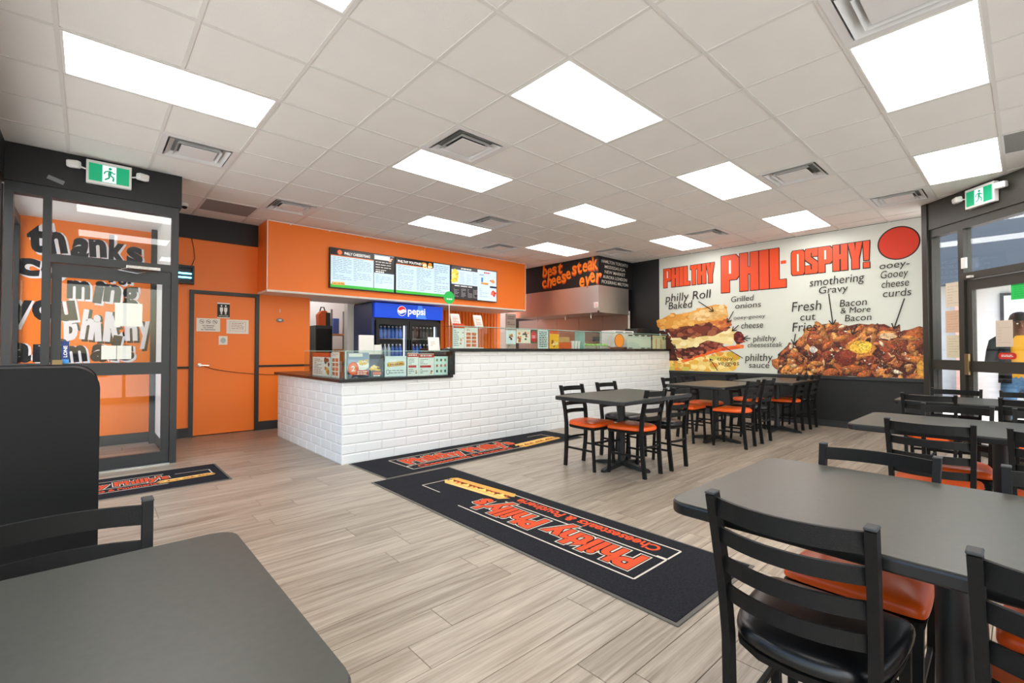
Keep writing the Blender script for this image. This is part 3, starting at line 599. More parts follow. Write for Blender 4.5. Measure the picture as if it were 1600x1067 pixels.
q = Print(); q.rect(0,.11,0,.115,(236,226,220)); lines(q,.02,.09,.02,.09,4,(196,60,60),.5,True); o = q.build('sticker',hood); frame(o,(0,0,0),(0,-1,0),(0,0,1)); o.matrix_local = Matrix.Translation((-.002,.115,.075)) @ o.matrix_world.to_3x3().to_4x4()
for x, y in ((.2,.35),(.25,1.1),(.2,1.9)): MB().tube([(x,y,-.12),(x,y,.0)],.008).build('nozzle','chrome',hood)
sg = empty('hood_sign',(7.55,5.75,2.52),label='black painted sign box with orange lettering above the steel hood',cat='sign')
bx('box','black_paint',(0,1.2,0,2.75,0,ZC-2.52),sg)
def graffiti(p, s, u, v, cw, h, rgb, sh, bold=.045, jit=.06, rise=0, so=(.02,-.015), seed=1):
    r = random.Random(seed); x = u
    for i, ch in enumerate(s):
        w = cw*(.55 if ch in 'ilj!' else 1.25 if ch in 'mw' else 1); a = r.uniform(-jit,jit)*2; dv = rise*i+r.uniform(-.08,.08)*h
        hh = h*r.uniform(.92,1.1)
        if sh: p.text(ch,x+so[0],v+dv+so[1],w*.92,hh,sh,bold+.03,a)
        p.text(ch,x,v+dv,w*.92,hh,rgb,bold,a); x += w
    return x
p = Print(); OR2, OR3 = (246,126,30), (250,170,60)
def drip(s, u, v, cw, h, rise, seed): graffiti(p,s,u,v,cw,h,OR2,(196,66,14),.022,.07,rise,(.008,-.02),seed)
drip('best',.0,.33,.15,.25,.010,1); drip('cheese',.0,.07,.143,.25,.022,2); drip('steak',.86,.29,.14,.27,.008,3); drip('ever',1.06,.03,.145,.28,.008,4)
o = p.build('lettering',sg); o.matrix_local = Matrix(((0,0,-1,-.001),(-1,0,0,1.557),(0,1,0,0),(0,0,0,1)))
p = Print()
for i, (s, w) in enumerate((('HAMILTON TORONTO',.92),('MISSISSAUGA',.72),('NEW MARKET',.72),('AURORA LONDON',.84),('PICKERING MILTON',.92))): p.text(s,.565-w/2,.465-i*.104,w,.062,(226,224,214),.012)
o = p.build('town_names',sg); o.location = (0,-.001,0); o.rotation_euler = (math.radians(90),0,0)
sb = empty('steel_backsplash',(8.68,5.8,0),label='dull steel wall lining under the hood',cat='wall lining')
for i in range(5): bx('panel','steel_dark',(0,.03,i*.7,i*.7+.694,.0,2.0),sb)
bx('hood_post','white_trim',(8.6,8.63,5.74,5.77,1.235,2.05)); tag(D.objects['hood_post'],'thin white post at the front corner under the hood','post')
gl = empty('grill_line',(8.05,5.9,0),label='steel cooking line under the hood',cat='cooker'); bx('body','steel',(0,.6,0,2.3,.1,.92),gl); bx('plate','steel_dark',(0,.6,0,2.3,.92,.94),gl); bx('shelf','steel',(.3,.6,0,2.3,1.38,1.40),gl); bx('shelf_riser','steel_dark',(.57,.6,0,2.3,.94,1.38),gl)
for i in range(4): bx('leg','steel',(.05 if i%2 else .5,.1 if i%2 else .55,.05 if i<2 else 2.2,.1 if i<2 else 2.25,0,.1),gl)
for k, (yy, m_, lab) in enumerate([(6.55,'dark_plastic','dark round pot on the shelf under the hood'),(6.25,'red_plastic','red pot on the shelf under the hood')]):
    t = empty('cooking_pot',(8.5,yy,1.401),label=lab,cat='pot'); MB().lathe([(.07,0),(.08,.01),(.08,.11),(.07,.115)]).build('pot',m_,t,smooth=True); MB().bar([(0,-.08,.09),(0,-.17,.1)],.01,.006).build('handle','dark_plastic',t)
# back room seen past the orange wall
t = empty('ceiling_light',(3.3,9.1,2.6),label='light panel inside the bright back room',cat='light panel'); bx('frame','lamp_frame',(-.31,.31,-.31,.31,-.01,0),t); bx('diffuser','lamp',(-.29,.29,-.29,.29,-.014,-.0101),t)
t = empty('tall_cabinet',(3.03,8.6,0),label='black cabinet in the back room opening',cat='cabinet'); bx('body','dark_plastic',(0,.30,0,.5,.02,1.66),t); bx('door','black_gloss',(.01,.29,-.012,0,.05,1.6),t); bx('plinth','black_gloss',(.01,.29,.01,.49,0,.02),t)
t = empty('orange_bag',(3.10,8.62,1.66),label='orange and black bag on the black cabinet',cat='bag'); MB().prism([(0,0),(.16,0),(.18,.22),(.12,.28),(.05,.27),(-.01,.2)],0,.16,'y').build('bag','orange_card',t,bevel=.01); MB().tube([(.04,.08,.27),(.06,.08,.34),(.11,.08,.34),(.13,.08,.27)],.012).build('strap','dark_plastic',t); MB().box(.12,.2,-.01,.17,0,.24).build('side_pocket','dark_plastic',t,bevel=.006)
t = empty('storage_shelf',(3.46,9.0,0),label='tan storage shelf in the back room',cat='shelf')
for z in (.5,1.0,1.5): bx('shelf_board','cardboard',(0,.42,0,.4,z,z+.03),t)
for x, y in ((0,0),(.39,0),(0,.37),(.39,.37)): bx('upright','grey_plastic',(x,x+.03,y,y+.03,0,2.0),t)
o = MB().box(0,.12,0,.25,0,.3).build('binder','bottle_blue',None,bevel=.006); o.location = (3.52,9.05,1.531); tag(o,'blue binder on the tan back room shelf','binder')
o = MB().box(0,.25,0,.3,0,.2).build('carton','cardboard',None,bevel=.004); o.location = (3.54,9.05,1.031); tag(o,'brown carton on the middle back room shelf','box')
# menu screens
MX = [(2.78,3.895),(3.905,5.05),(5.06,6.2)]
def scr(p, k, w, h):
    if k < 2:
        p.rect(0,w,0,h,(196,222,236)); p.rect(0,w*(.66 if k==0 else .68),h*.84,h,(34,30,28)); p.rect(0,w*.66,h*.815,h*.84,(206,110,50)); p.rect(0,w,0,h*.075,(60,176,60))
        p.text(['PHILLY CHEESESTEAKS','PHILTHY POUTINES'][k],w*(.2 if k==0 else .03),h*.875,w*(.4 if k==0 else .42),h*.07,WHT,.02)
        if k == 0:
            p.ell(w*.13,h*.92,w*.035,h*.065,(226,110,60)); p.rect(w*.66,w,h*.5,h*.99,(40,38,38)); p.rect(w*.67,w*.93,h*.87,h*.98,(226,226,222)); lines(p,w*.69,w*.95,h*.55,h*.84,4,(200,196,190),.3); blobs(p,w*.93,w*.98,h*.86,h*.95,4,[(220,110,90),(240,180,150)],w*.025); lines(p,w*.69,w*.83,h*.51,h*.555,1,WHT,.7,True); p.rect(w*.655,w*.665,h*.075,h*.84,(70,76,80))
            for a in (.03,.34,.69): lines(p,w*a,w*(a+.28),h*.2,h*(.8 if a<.6 else .46),13 if a<.6 else 7,(120,138,150),.22)
            hoagie(p,w*.11,h*.1,w*.1,.05)
        else:
            blobs(p,w*.46,w*.64,h*.84,h*.95,12,[(240,200,110),(220,140,60),(250,230,180)],w*.04)
            for a in (.03,.36,.69): lines(p,w*a,w*(a+.28),h*.11,h*(.8 if a<.6 else .95),15,(120,140,150),.24)
    else:
        p.rect(0,w,0,h,(204,226,242)); p.rect(0,w*.56,h*.9,h,(40,38,38)); lines(p,w*.2,w*.42,h*.925,h*.975,1,WHT,.7,True); p.rect(0,w*.56,0,h*.44,(42,44,48)); blobs(p,w*.03,w*.1,h*.52,h*.84,12,[(226,206,60),(200,170,40),(240,226,120)],w*.06)
        for a in (.18,.32,.45): lines(p,w*a,w*(a+.1),h*.48,h*.86,11,(120,140,156),.24)
        for a in (.05,.2,.34,.46): lines(p,w*a,w*(a+.1),h*.04,h*.32,7,(170,170,170),.3)
        lines(p,w*.06,w*.5,h*.36,h*.42,1,(220,220,220),.5,True); lines(p,w*.7,w*.84,h*.89,h*.95,1,(200,60,50),.7,True); hoagie(p,w*.72,h*.56,w*.09); p.rect(w*.64,w*.68,h*.6,h*.75,(60,120,210)); blobs(p,w*.85,w*.95,h*.62,h*.7,5,FOOD,w*.04); p.rect(w*.84,w,h*.44,h*.5,(44,46,52)); blobs(p,w*.88,w*.96,h*.18,h*.3,6,[(206,60,50),(226,110,90)],w*.045); lines(p,w*.6,w*.95,h*.8,h*.87,1,(120,150,180)); lines(p,w*.6,w*.82,h*.1,h*.4,5,(130,150,170),.2)
for k, (a, b_) in enumerate(MX):
    t = empty('menu_screen',(a,7.3,2.19),label=['left menu screen with cheesesteak list over the kitchen','middle menu screen with poutine list over the kitchen','right menu screen with sandwich pictures over the kitchen'][k],cat='screen',group='menu screens on the orange bulkhead')
    w, h = b_-a, .636; bx('housing','dark_plastic',(0,w,0,.045,0,h),t); p = Print(.001); scr(p,k,w-.03,h-.03); o = p.build('display',t,'screen'); o.location = (.015,-.0005,.015); o.rotation_euler = (math.radians(90),0,0)
# ================================================================= RESTROOM DOOR
dr = structure(empty('door_1',(1.045,7.87,0)),'orange restroom door in a black frame','door')
b = MB().box(0,.052,-.03,.05,0,2.06).box(.828,.88,-.03,.05,0,2.06).box(.052,.828,-.03,.05,2.01,2.06); b.build('door_frame','frame_black',dr)
lf = bx('leaf','orange_paint',(.054,.826,.0,.04,.012,2.008),dr)
h = MB().lathe([(.028,0),(.028,.012),(.012,.016),(.012,.05)],n=14).build('handle','chrome',dr,smooth=True); h.rotation_euler = (math.radians(90),0,0); h.location = (.125,0,1.0); MB().bar([(0,0,.045),(.11,-.004,.045)],.009,.007,(0,0,1)).build('lever','chrome',h)
def plate(name, x, z, w, h, fn, label, cat='sign', m='print'):
    t = empty(name,label=label,cat=cat); frame(t,(x,7.868,z),(1,0,0),(0,0,1)); bx('plate','paper',(0,w,0,h,0,.004),t); p = Print(.005); fn(p,w,h); p.build('print',t,m)
def wc(p, w, h):
    p.rect(0,w,0,h,WHT); p.rect(0,w,h*.06,h*.92,(28,28,30))
    for cx, sk in ((.33,1),(.67,0)):
        p.ell(w*cx,h*.8,w*.07,h*.055,WHT,14); p.poly([(w*(cx-.12),h*.7),(w*(cx+.12),h*.7),(w*(cx+.13),h*.5),(w*(cx+.06),h*.36),(w*(cx-.06),h*.36),(w*(cx-.13),h*.5)],WHT)
        for s in (-.035,.035): p.rect(w*(cx+s)-w*.025,w*(cx+s)+w*.025,h*.24,h*.4,WHT)
    p.text('RESTROOMS',w*.12,h*.12,w*.76,h*.06,WHT,.01)
def nos(p, w, h):
    p.rect(0,w,0,h,(238,234,226))
    for i in range(3):
        cx = w*(.22+.28*i); p.ell(cx,h*.74,w*.1,h*.16,(70,60,56),20); p.ell(cx,h*.74,w*.085,h*.136,(238,234,226),20); p.line([(cx-w*.07,h*.82),(cx+w*.07,h*.66)],.006,(70,60,56)); p.rect(cx-w*.04,cx+w*.05,h*.72,h*.77,(70,60,56))
    for i, s in enumerate(('NO SMOKING','NO VAPING','NO TRESPASSING')): ww = (.5,.42,.6)[i]; p.text(s,w*(.5-ww/2),h*(.4-.15*i),w*ww,h*.09,(60,50,46),.02)
plate('restroom_sign',1.379,1.679,.157,.223,wc,'black restroom sign with two white figures on the orange door')
plate('notice_sheet',1.127,1.479,.289,.189,nos,'white notice with three round symbols on the orange door')
plate('notice_sheet',1.496,1.455,.29,.208,lambda p,w,h:(p.rect(0,w,0,h,(240,232,222)),p.line([(w*.15,h*.2),(w*.85,h*.2),(w*.85,h*.85),(w*.15,h*.85),(w*.15,h*.2)],.003,(150,130,110)),lines(p,w*.22,w*.78,h*.3,h*.8,4,(170,130,110),.35,True)),'white framed text notice on the right of the orange door')
plate('notice_sheet',1.401,1.291,.11,.127,lambda p,w,h:(p.rect(0,w,0,h,(240,232,222)),p.ell(w/2,h/2,w*.3,h*.32,(176,192,196))),'small square notice with a pale blue disc on the orange door')
o = MB().tube([(1.22+.115*i, 7.85, .985-.16*(i/12)**.6-.03*math.sin(i/12*3.1)) for i in range(13)],.004,6).build('hanging_cable','cable',None,smooth='all'); tag(o,'thin brown cable drooping across the orange door','cable')
z = empty('insect_lamp',(.85,7.77,2.13),label='black insect lamp with two glowing blue tubes on the orange wall',cat='insect lamp')
b = MB().box(-.2,.235,.06,.1,0,.255).box(-.2,.235,0,.1,.225,.255).box(-.2,.235,0,.1,0,.03).box(.215,.235,0,.1,.03,.225).box(-.2,-.18,0,.1,.03,.225); b.build('housing','dark_plastic',z)
for zz in (.09,.145): MB().tube([(-.17,.04,zz),(.205,.04,zz)],.012,10).build('tube','blue_tube',z,smooth=True)
o = MB().tube([(1.06,7.86,2.39),(1.10,7.86,2.5),(1.085,7.86,2.65),(1.06,7.86,2.78)],.004,6).build('lamp_cord','cable',None,smooth='all'); tag(o,'dark cord rising from the insect lamp','cable')
t = empty('wall_ornament',(2.22,7.86,1.68),label='small grey ornament hung on the orange wall by the counter',cat='ornament'); MB().prism(circle(0,0,.055,.03,20),-.015,0,'y').build('disc','grey_plastic',t,bevel=.004); MB().prism([(-.02,-.01),(.02,-.01),(.02,.012),(-.02,.012)],-.022,-.015,'y').build('badge','white_plastic',t)
MB().box(-.006,.006,-.006,0,.12,.17).build('hook','white_plastic',t)
# vestibule lettering on the orange wall
gr = empty('wall_lettering',label='black and white painted slogan on the orange vestibule wall',cat='lettering'); frame(gr,(0,7.868,0),(1,0,0),(0,0,1))
BK, WS = (32,32,38), (240,232,236)
def slogan(s, u, v, cw, h, a, sh, seed, rise=0): p = Print(); graffiti(p,s,u,v,cw,h,a,sh,.05,.09,rise,(.022,-.014),seed); p.build('lettering',gr)
slogan('thanks',-.54,2.38,.18,.30,BK,WS,5); slogan('for',.17,2.08,.10,.12,BK,WS,6); slogan('co',-.66,2.10,.24,.27,BK,WS,8); slogan('ming',-.20,1.86,.185,.27,BK,WS,12,-.01); slogan('you',-.68,1.60,.20,.30,BK,WS,9); slogan('philthy',-.22,1.36,.14,.31,WS,BK,10); slogan('animals',-.66,1.09,.178,.26,BK,WS,11)
for s, (x, z_, w, h, lab) in enumerate([(.20,1.46,.22,.24,'blank cream sheet taped on the vestibule glass'),(.10,1.12,.115,.14,'left of two small pale sheets low on the vestibule glass'),(.22,1.12,.115,.14,'right of two small pale sheets low on the vestibule glass')]):
    t = empty('notice_sheet',label=lab,cat='paper'); frame(t,(x,6.262 if s else 6.262,z_),(1,0,0),(0,0,1)); bx('sheet','paper',(0,w,0,h,0,.002),t)
card('sticker',(-.19,6.24,1.08),(1,0,0),.055,.22,'small blue sticker strip on the vestibule door edge',lambda p,w,h:(p.rect(0,w,0,h,(34,62,120)),p.rect(0,w,0,h*.2,(70,150,220)),p.text('LONE',w*.75,h*.3,h*.5,w*.45,WHT,.02,math.pi/2)),'sticker',th=.001)
# ================================================================= EXIT SIGNS
def exit_sign(org, ux, label):
    t = empty('exit_sign',label=label,cat='exit sign'); frame(t,org,ux,(0,0,1))
    MB().box(0,.345,0,.225,0,.055).build('housing','white_plastic',t,bevel=.006)
    p = Print(.056); p.rect(.02,.325,.025,.195,(14,150,104)); p.rect(.12,.225,.028,.192,(226,246,244)); G = (14,140,100)
    p.ell(.178,.165,.013,.014,G,14); p.poly([(.165,.148),(.19,.145),(.186,.1),(.160,.098)],G); p.line([(.165,.142),(.138,.128),(.134,.105)],.011,G); p.line([(.188,.14),(.205,.12),(.218,.13)],.011,G); p.line([(.17,.102),(.172,.075),(.138,.05)],.014,G); p.line([(.182,.1),(.205,.08),(.2,.045)],.014,G)
    p.build('pictogram',t,'sign_lit')
    for s, x in ((-1,-.075),(1,.42)):
        MB().tube([(0 if s<0 else .345,.13,.03),(x-s*.02,.14,.045)],.008).build('arm','white_plastic',t)
        h = MB().box(-.05,.05,-.035,.035,0,.07).build('lamp_head','white_plastic',t,bevel=.016); h.location = (x,.15,.03); h.rotation_euler = (.15,s*.35,0)
        l = MB().box(-.035,.035,-.022,.022,.07,.074).build('lens','lamp_frame',h,bevel=.002)
exit_sign((-.035,6.17,2.85),LX,'green running figure exit sign on the left black header')
n45 = Vector((-.70711,.70711,0))
exit_sign(Vector(RO)+Vector(RX)*.63+n45*.08+Vector((0,0,2.845)),RX,'green running figure exit sign on the right dark header')
o = MB().box(-.06,.06,-.02,.02,0,.001).build('tape_strip','grey_plastic'); frame(o,(-.245,6.178,2.83),(1,0,-.35),(.35,0,1)); tag(o,'strip of grey tape on the left black header','tape')
# papers on the right glazing
def on_right(name, s0, s1, z0, z1, m, label, cat='paper', fn=None, off=.012, out=False):
    t = empty(name,label=label,cat=cat); frame(t,Vector(RO)+Vector(RX)*s0+n45*off+Vector((0,0,z0)),RX,(0,0,1)); bx('sheet',m,(0,s1-s0,0,z1-z0,0,.002),t)
    if fn: p = Print(.003); fn(p,s1-s0,z1-z0); p.build('print',t)
fl_ = lambda c, r: (lambda p,w,h:(p.rect(0,w,0,h,c), lines(p,w*.12,w*.88,h*.1,h*.9,7,r,.15)))
on_right('notice_sheet',.215,.41,1.745,2.045,'paper_tan','top sheet of three taped to the right side glass',fn=fl_((222,208,186),(176,160,140)))
on_right('notice_sheet',.205,.41,1.43,1.70,'paper_tan','middle sheet of three taped to the right side glass',fn=fl_((220,184,156),(190,140,110)))
on_right('notice_sheet',.215,.41,1.12,1.395,'paper_tan','bottom sheet of three taped to the right side glass',fn=fl_((224,212,184),(176,160,140)))
on_right('notice_sheet',.84,1.025,1.25,1.54,'paper_tan','plain tan sheet taped to the right entrance door',fn=fl_((214,198,182),(190,172,156)))
on_right('notice_sheet',1.015,1.26,1.755,1.965,'paper_green','bright green notice on the right entrance door',fn=fl_((30,196,86),(20,130,60)))
t = empty('door_sticker',label='red oval sticker low on the right entrance door glass',cat='sticker'); frame(t,Vector(RO)+Vector(RX)*.858+n45*.01+Vector((0,0,1.115)),RX,(0,0,1)); MB().prism(rrect(0,.2,0,.07,.034),0,.001).build('sheet','red_plastic',t); p = Print(.0015); lines(p,.035,.165,.022,.05,2,WHT,.5,True); p.build('print',t)
# ================================================================= MURAL
mu = empty('wall_mural',label='huge white printed poster with orange headline and food pictures',cat='wall poster'); frame(mu,(8.742,5.0,0),(0,-1,0),(0,0,1))
bx('board','mural_white' if mat('mural_white',(212,215,205),.4) else '', (-.1,4.12,.805,3.10,0,.006), mu)
bx('ledge','frame_black',(-.1,4.12,.76,.803,0,.03),mu)
GL = {'P':(1,[[(0,0),(0,1),(.82,1),(1,.9),(1,.42),(.85,.33),(.46,.33),(.46,0)]],[[(.44,.5),(.44,.86),(.56,.86),(.56,.5)]]),
 'H':(1,[[(0,0),(0,1),(.44,1),(.44,.62),(.56,.62),(.56,1),(1,1),(1,0),(.56,0),(.56,.44),(.44,.44),(.44,0)]],[]),
 'I':(.48,[[(0,0),(0,1),(.48,1),(.48,0)]],[]), 'L':(.8,[[(0,0),(0,1),(.46,1),(.46,.2),(.8,.2),(.8,0)]],[]),
 'T':(.8,[[(0,1),(.8,1),(.8,.8),(.62,.8),(.62,0),(.18,0),(.18,.8),(0,.8)]],[]),
 'Y':(.95,[[(0,1),(.42,1),(.48,.66),(.54,1),(.95,1),(.72,.4),(.72,0),(.25,0),(.25,.4)]],[]),
 'O':(1,[[(.12,0),(0,.1),(0,.9),(.12,1),(.88,1),(1,.9),(1,.1),(.88,0)]],[[(.44,.15),(.44,.85),(.56,.85),(.56,.15)]]),
 'S':(.95,[[(.0,.0),(.0,.32),(.42,.32),(.42,.16),(.52,.16),(.52,.36),(.06,.55),(0,.62),(0,.92),(.1,1),(.95,1),(.95,.68),(.53,.68),(.53,.84),(.44,.84),(.44,.66),(.9,.46),(.95,.4),(.95,.08),(.86,0)]],[]),
 '!':(.42,[[(.06,.28),(0,1),(.42,1),(.36,.28)],[(.02,0),(.02,.2),(.40,.2),(.40,0)]],[])}
p = Print(.0065)
def block(word, u, v, w, h, sk=0):
    tot = sum(GL[c][0]+.05 for c in word)-.05; k = w/tot
    for pas in range(2):
        x = u
        for c in word:
            gw, outs, ins = GL[c]; T = lambda L, dx=0, dy=0: [(x+a*k+sk*(b_-.5)*.0+dx, v+b_*h+dy) for a, b_ in L]
            if pas == 0:
                for dx, dy in ((.014,-.016),(-.012,-.014),(.012,.01),(-.010,.01)):
                    for L in outs: p.poly(T(L,dx,dy),(52,22,16))
            else:
                for L in outs: p.poly(T(L),(232,78,32))
                for L in ins: p.poly(T(L),(236,230,218))
            x += (gw+.05)*k
block('PHILTHY',.0,2.49,1.05,.38); block('PHIL',1.18,2.28,1.09,.68); block('OSPHY!',2.355,2.465,1.06,.405); p.rect(2.19,2.275,2.68,2.735,(232,78,32))
p.build('headline',mu)
INK = (44,36,32)
HW = [('philly Roll',.05,2.19,.92,.16),('Baked',.115,2.04,.49,.14),('Grilled',1.355,2.09,.39,.10),('onions',1.43,1.965,.44,.10),('ooey-gooey',1.40,1.77,.54,.065),('cheese',1.53,1.60,.37,.11),('philthy',1.737,1.365,.365,.10),('cheesesteak',1.64,1.262,.565,.085),
 ('philthy',1.60,1.02,.445,.13),('sauce',1.66,.90,.335,.10),('smothering',2.62,2.25,.72,.13),('Gravy',2.745,2.12,.39,.11),('Fresh',2.355,1.855,.42,.16),('cut',2.475,1.70,.22,.12),('Fries',2.36,1.52,.355,.15),('Bacon',3.03,1.89,.34,.11),('& More',3.036,1.785,.38,.09),('Bacon',3.095,1.66,.33,.10),
 ('ooey-',3.53,2.415,.345,.10),('Gooey',3.54,2.275,.315,.11),('cheese',3.55,2.135,.315,.11),('curds',3.565,1.995,.325,.11)]
for s, u, v, w, h in HW: p = Print(.021); p.text(s,u,v,w,h,INK,0,.02,.12); p.build('handwriting',mu)
for a, b_ in [((.739,2.154),(1.034,1.944)),((1.40,1.922),(1.29,1.721)),((1.49,1.664),(1.372,1.56)),((1.693,1.421),(1.568,1.428)),((2.884,2.11),(2.937,1.612)),((3.815,1.96),(3.69,1.522)),((2.409,1.485),(2.376,1.31)),((3.253,1.612),(3.19,1.452))]: p = Print(.0205); p.arrow(a,b_,.016,INK,.09); p.build('arrow',mu)
# sandwich picture
p = Print(.0066, 6e-6); R = random.Random(12)
def tex(poly_bounds, n, pal, r, inside):
    x0, x1, y0, y1 = poly_bounds; k = 0
    while k < n:
        x, y = R.uniform(x0,x1), R.uniform(y0,y1)
        if inside(x,y):
            rr = r*R.uniform(.5,1.2); a0 = R.uniform(0,6); p.poly([(x+rr*R.uniform(.7,1.25)*math.cos(a0+i*.9), y+rr*.6*R.uniform(.7,1.25)*math.sin(a0+i*.9)) for i in range(7)], R.choice(pal)); k += 1
def inpoly(P):
    def f(x, y):
        c = False; j = len(P)-1
        for i in range(len(P)):
            if (P[i][1] > y) != (P[j][1] > y) and x < (P[j][0]-P[i][0])*(y-P[i][1])/(P[j][1]-P[i][1])+P[i][0]: c = not c
            j = i
        return c
    return f
def region(P, base, n=0, pal=(), r=.05):
    p.poly(P, base)
    if n: xs = [a for a,_ in P]; ys = [b_ for _,b_ in P]; tex((min(xs),max(xs),min(ys),max(ys)), n, pal, r, inpoly(P))
region([(.03,.81),(.03,1.0),(.3,1.05),(.6,1.05),(.96,1.12),(1.26,1.19),(1.47,1.09),(1.48,.92),(1.36,.83),(1.2,.81)],(240,206,120),70,[(250,226,150),(232,180,70),(206,170,50),(244,214,130),(226,150,60),(210,196,90)],.08)
region([(-.09,1.62),(.07,1.58),(.21,1.34),(.30,1.0),(.05,1.0),(-.0,1.3)],(70,34,26),12,[(110,50,36),(60,26,20)],.06)
region([(.36,1.0),(.6,1.16),(1.11,1.27),(1.57,1.31),(1.57,1.25),(1.16,1.19),(.68,1.06),(.42,.96)],(232,96,40),10,[(240,130,60),(214,70,30)],.04)
region([(.10,1.5),(.21,1.36),(.29,1.10),(.46,1.04),(.86,1.17),(1.17,1.28),(1.22,1.37),(.86,1.42),(.49,1.28)],(92,36,26),60,[(122,50,36),(70,24,18),(150,74,54),(170,104,84),(54,18,14)],.055)
region([(.20,1.45),(.6,1.50),(1.12,1.53),(1.36,1.62),(1.44,1.53),(1.36,1.30),(1.1,1.36),(.91,1.40),(.60,1.27),(.27,1.24)],(238,218,156),14,[(246,230,180),(228,200,130)],.09)
region([(.07,1.62),(.46,1.72),(1.0,1.78),(1.27,1.75),(1.34,1.62),(1.07,1.5),(.6,1.46),(.18,1.46)],(110,54,38),50,[(140,72,50),(86,38,28),(160,90,60),(120,50,34),(176,110,70)],.075)
region([(.9,1.78),(1.3,1.80),(1.34,1.66),(1.15,1.60)],(206,120,62),8,[(226,160,90),(180,90,44)],.05)
region([(1.395,1.5),(1.46,1.56),(1.53,1.54),(1.59,1.43),(1.55,1.34),(1.45,1.32),(1.40,1.4)],(96,26,24),14,[(136,40,36),(70,16,16),(160,70,60)],.03)
region([(-.095,1.63),(-.1,1.83),(.1,1.92),(.47,1.94),(.82,2.02),(1.05,2.07),(1.2,2.05),(1.28,1.97),(1.30,1.83),(1.2,1.79),(.87,1.74),(.33,1.67)],(222,156,66),50,[(232,172,86),(214,140,50),(226,160,70),(238,186,104)],.08)
region([(.55,1.80),(.62,1.93),(1.0,2.03),(1.2,2.03),(1.27,1.95),(1.27,1.85),(1.0,1.79)],(228,186,120),26,[(238,206,150),(214,164,96),(226,180,110)],.06)
for t_, u, v, w, h in (('crispy',1.09,1.02,.29,.075),('veggies',1.10,.93,.385,.085)): p.text(t_,u,v,w,h,INK,0,.02,.1)
p.arrow((1.099,.83),(.95,1.05),.014,INK,.07); p.line([(1.554,1.067),(1.165,1.308)],.014,INK)
p.build('sandwich_picture',mu)
# poutine picture
p = Print(.0066, 6e-6); PO = [(2.14,.81),(2.15,1.10),(2.3,1.28),(2.45,1.37),(2.61,1.45),(2.70,1.56),(2.80,1.63),(2.97,1.64),(3.14,1.59),(3.27,1.62),(3.38,1.60),(3.58,1.60),(3.70,1.52),(3.8,1.43),(3.94,1.38),(4.02,1.25),(4.11,1.14),(4.11,.81)]
region([(2.12,.81),(2.13,1.14),(2.3,1.31),(2.4,1.33),(2.4,.81)],(38,30,28)); region([(3.9,1.1),(3.98,1.32),(4.11,1.2),(4.11,.81),(3.9,.81)],(38,30,28))
region(PO,(92,38,24)); fn = inpoly(PO); R = random.Random(5)
def chunk(n, r0, r1, pal, el0, el1, jag=.3, ylim=9, spread=3.14):
    for i in range(n):
        while True:
            x, y = R.uniform(2.12,4.12), R.uniform(.80,1.64)
            if fn(x,y) and y < ylim: break
        rr = R.uniform(r0,r1); a = R.uniform(-spread/2,spread/2)+.5; el = R.uniform(el0,el1); c_, s_ = math.cos(a), math.sin(a); col = R.choice(pal)
        S = [(R.uniform(1-jag,1+jag)*math.cos(t*.5236), el*R.uniform(1-jag,1+jag)*math.sin(t*.5236)) for t in range(12)]
        for kx, dx, dy, cc in ((1,0,0,tuple(int(v*.7) for v in col)),(.9,-.05*rr,.08*rr,tuple(int(v*.88) for v in col)),(.74,-.10*rr,.15*rr,col),(.45,-.15*rr,.24*rr,tuple(min(255,int(v*1.1)+6) for v in col))):
            p.poly([(min(x+dx+kx*rr*(u*c_-v*s_),4.115), max(y+dy+kx*rr*(u*s_+v*c_),.806)) for u, v in S], cc)
BR = [(150,66,34),(172,88,40),(132,52,30),(190,110,54),(112,40,24),(204,130,66)]
chunk(60,.11,.2,BR,.4,.75,.22); chunk(50,.05,.12,[(74,26,18),(58,18,14),(92,32,22)],.3,.55,.3,1.3); chunk(90,.05,.11,BR+[(214,146,78),(222,160,90)],.35,.65,.16)
chunk(22,.03,.06,[(226,180,130),(236,212,180),(222,180,130)],.3,.55,.35); chunk(60,.025,.05,[(60,20,16),(96,34,24),(120,44,30)],.3,.5,.35,1.25); chunk(26,.08,.13,[(206,122,54),(218,140,66),(186,96,44)],.28,.42,.12,9,1.4); chunk(30,.008,.02,[(246,228,206),(250,240,226)],.3,.6,.3)
for x, y, rx, ry, cc in ((3.28,1.24,.20,.13,(206,130,50)),(3.30,1.26,.15,.10,(236,184,60)),(3.34,1.27,.08,.06,(250,214,80)),(3.10,1.10,.15,.13,(116,36,22)),(3.12,1.14,.10,.07,(146,56,32)),(3.62,1.42,.10,.05,(226,190,150)),(2.66,1.22,.06,.05,(222,214,206)),(4.0,.95,.07,.12,(232,170,70))): p.poly([(x+rx*R.uniform(.85,1.12)*math.cos(t*.449), y+ry*R.uniform(.85,1.12)*math.sin(t*.449)) for t in range(14)],cc)

p.build('poutine_picture',mu,'print_food')
p = Print(.0065); p.ell(3.755,2.775,.245,.245,(40,22,18),40); p.ell(3.755,2.775,.228,.228,(214,56,30),40); p.build('emblem',mu)
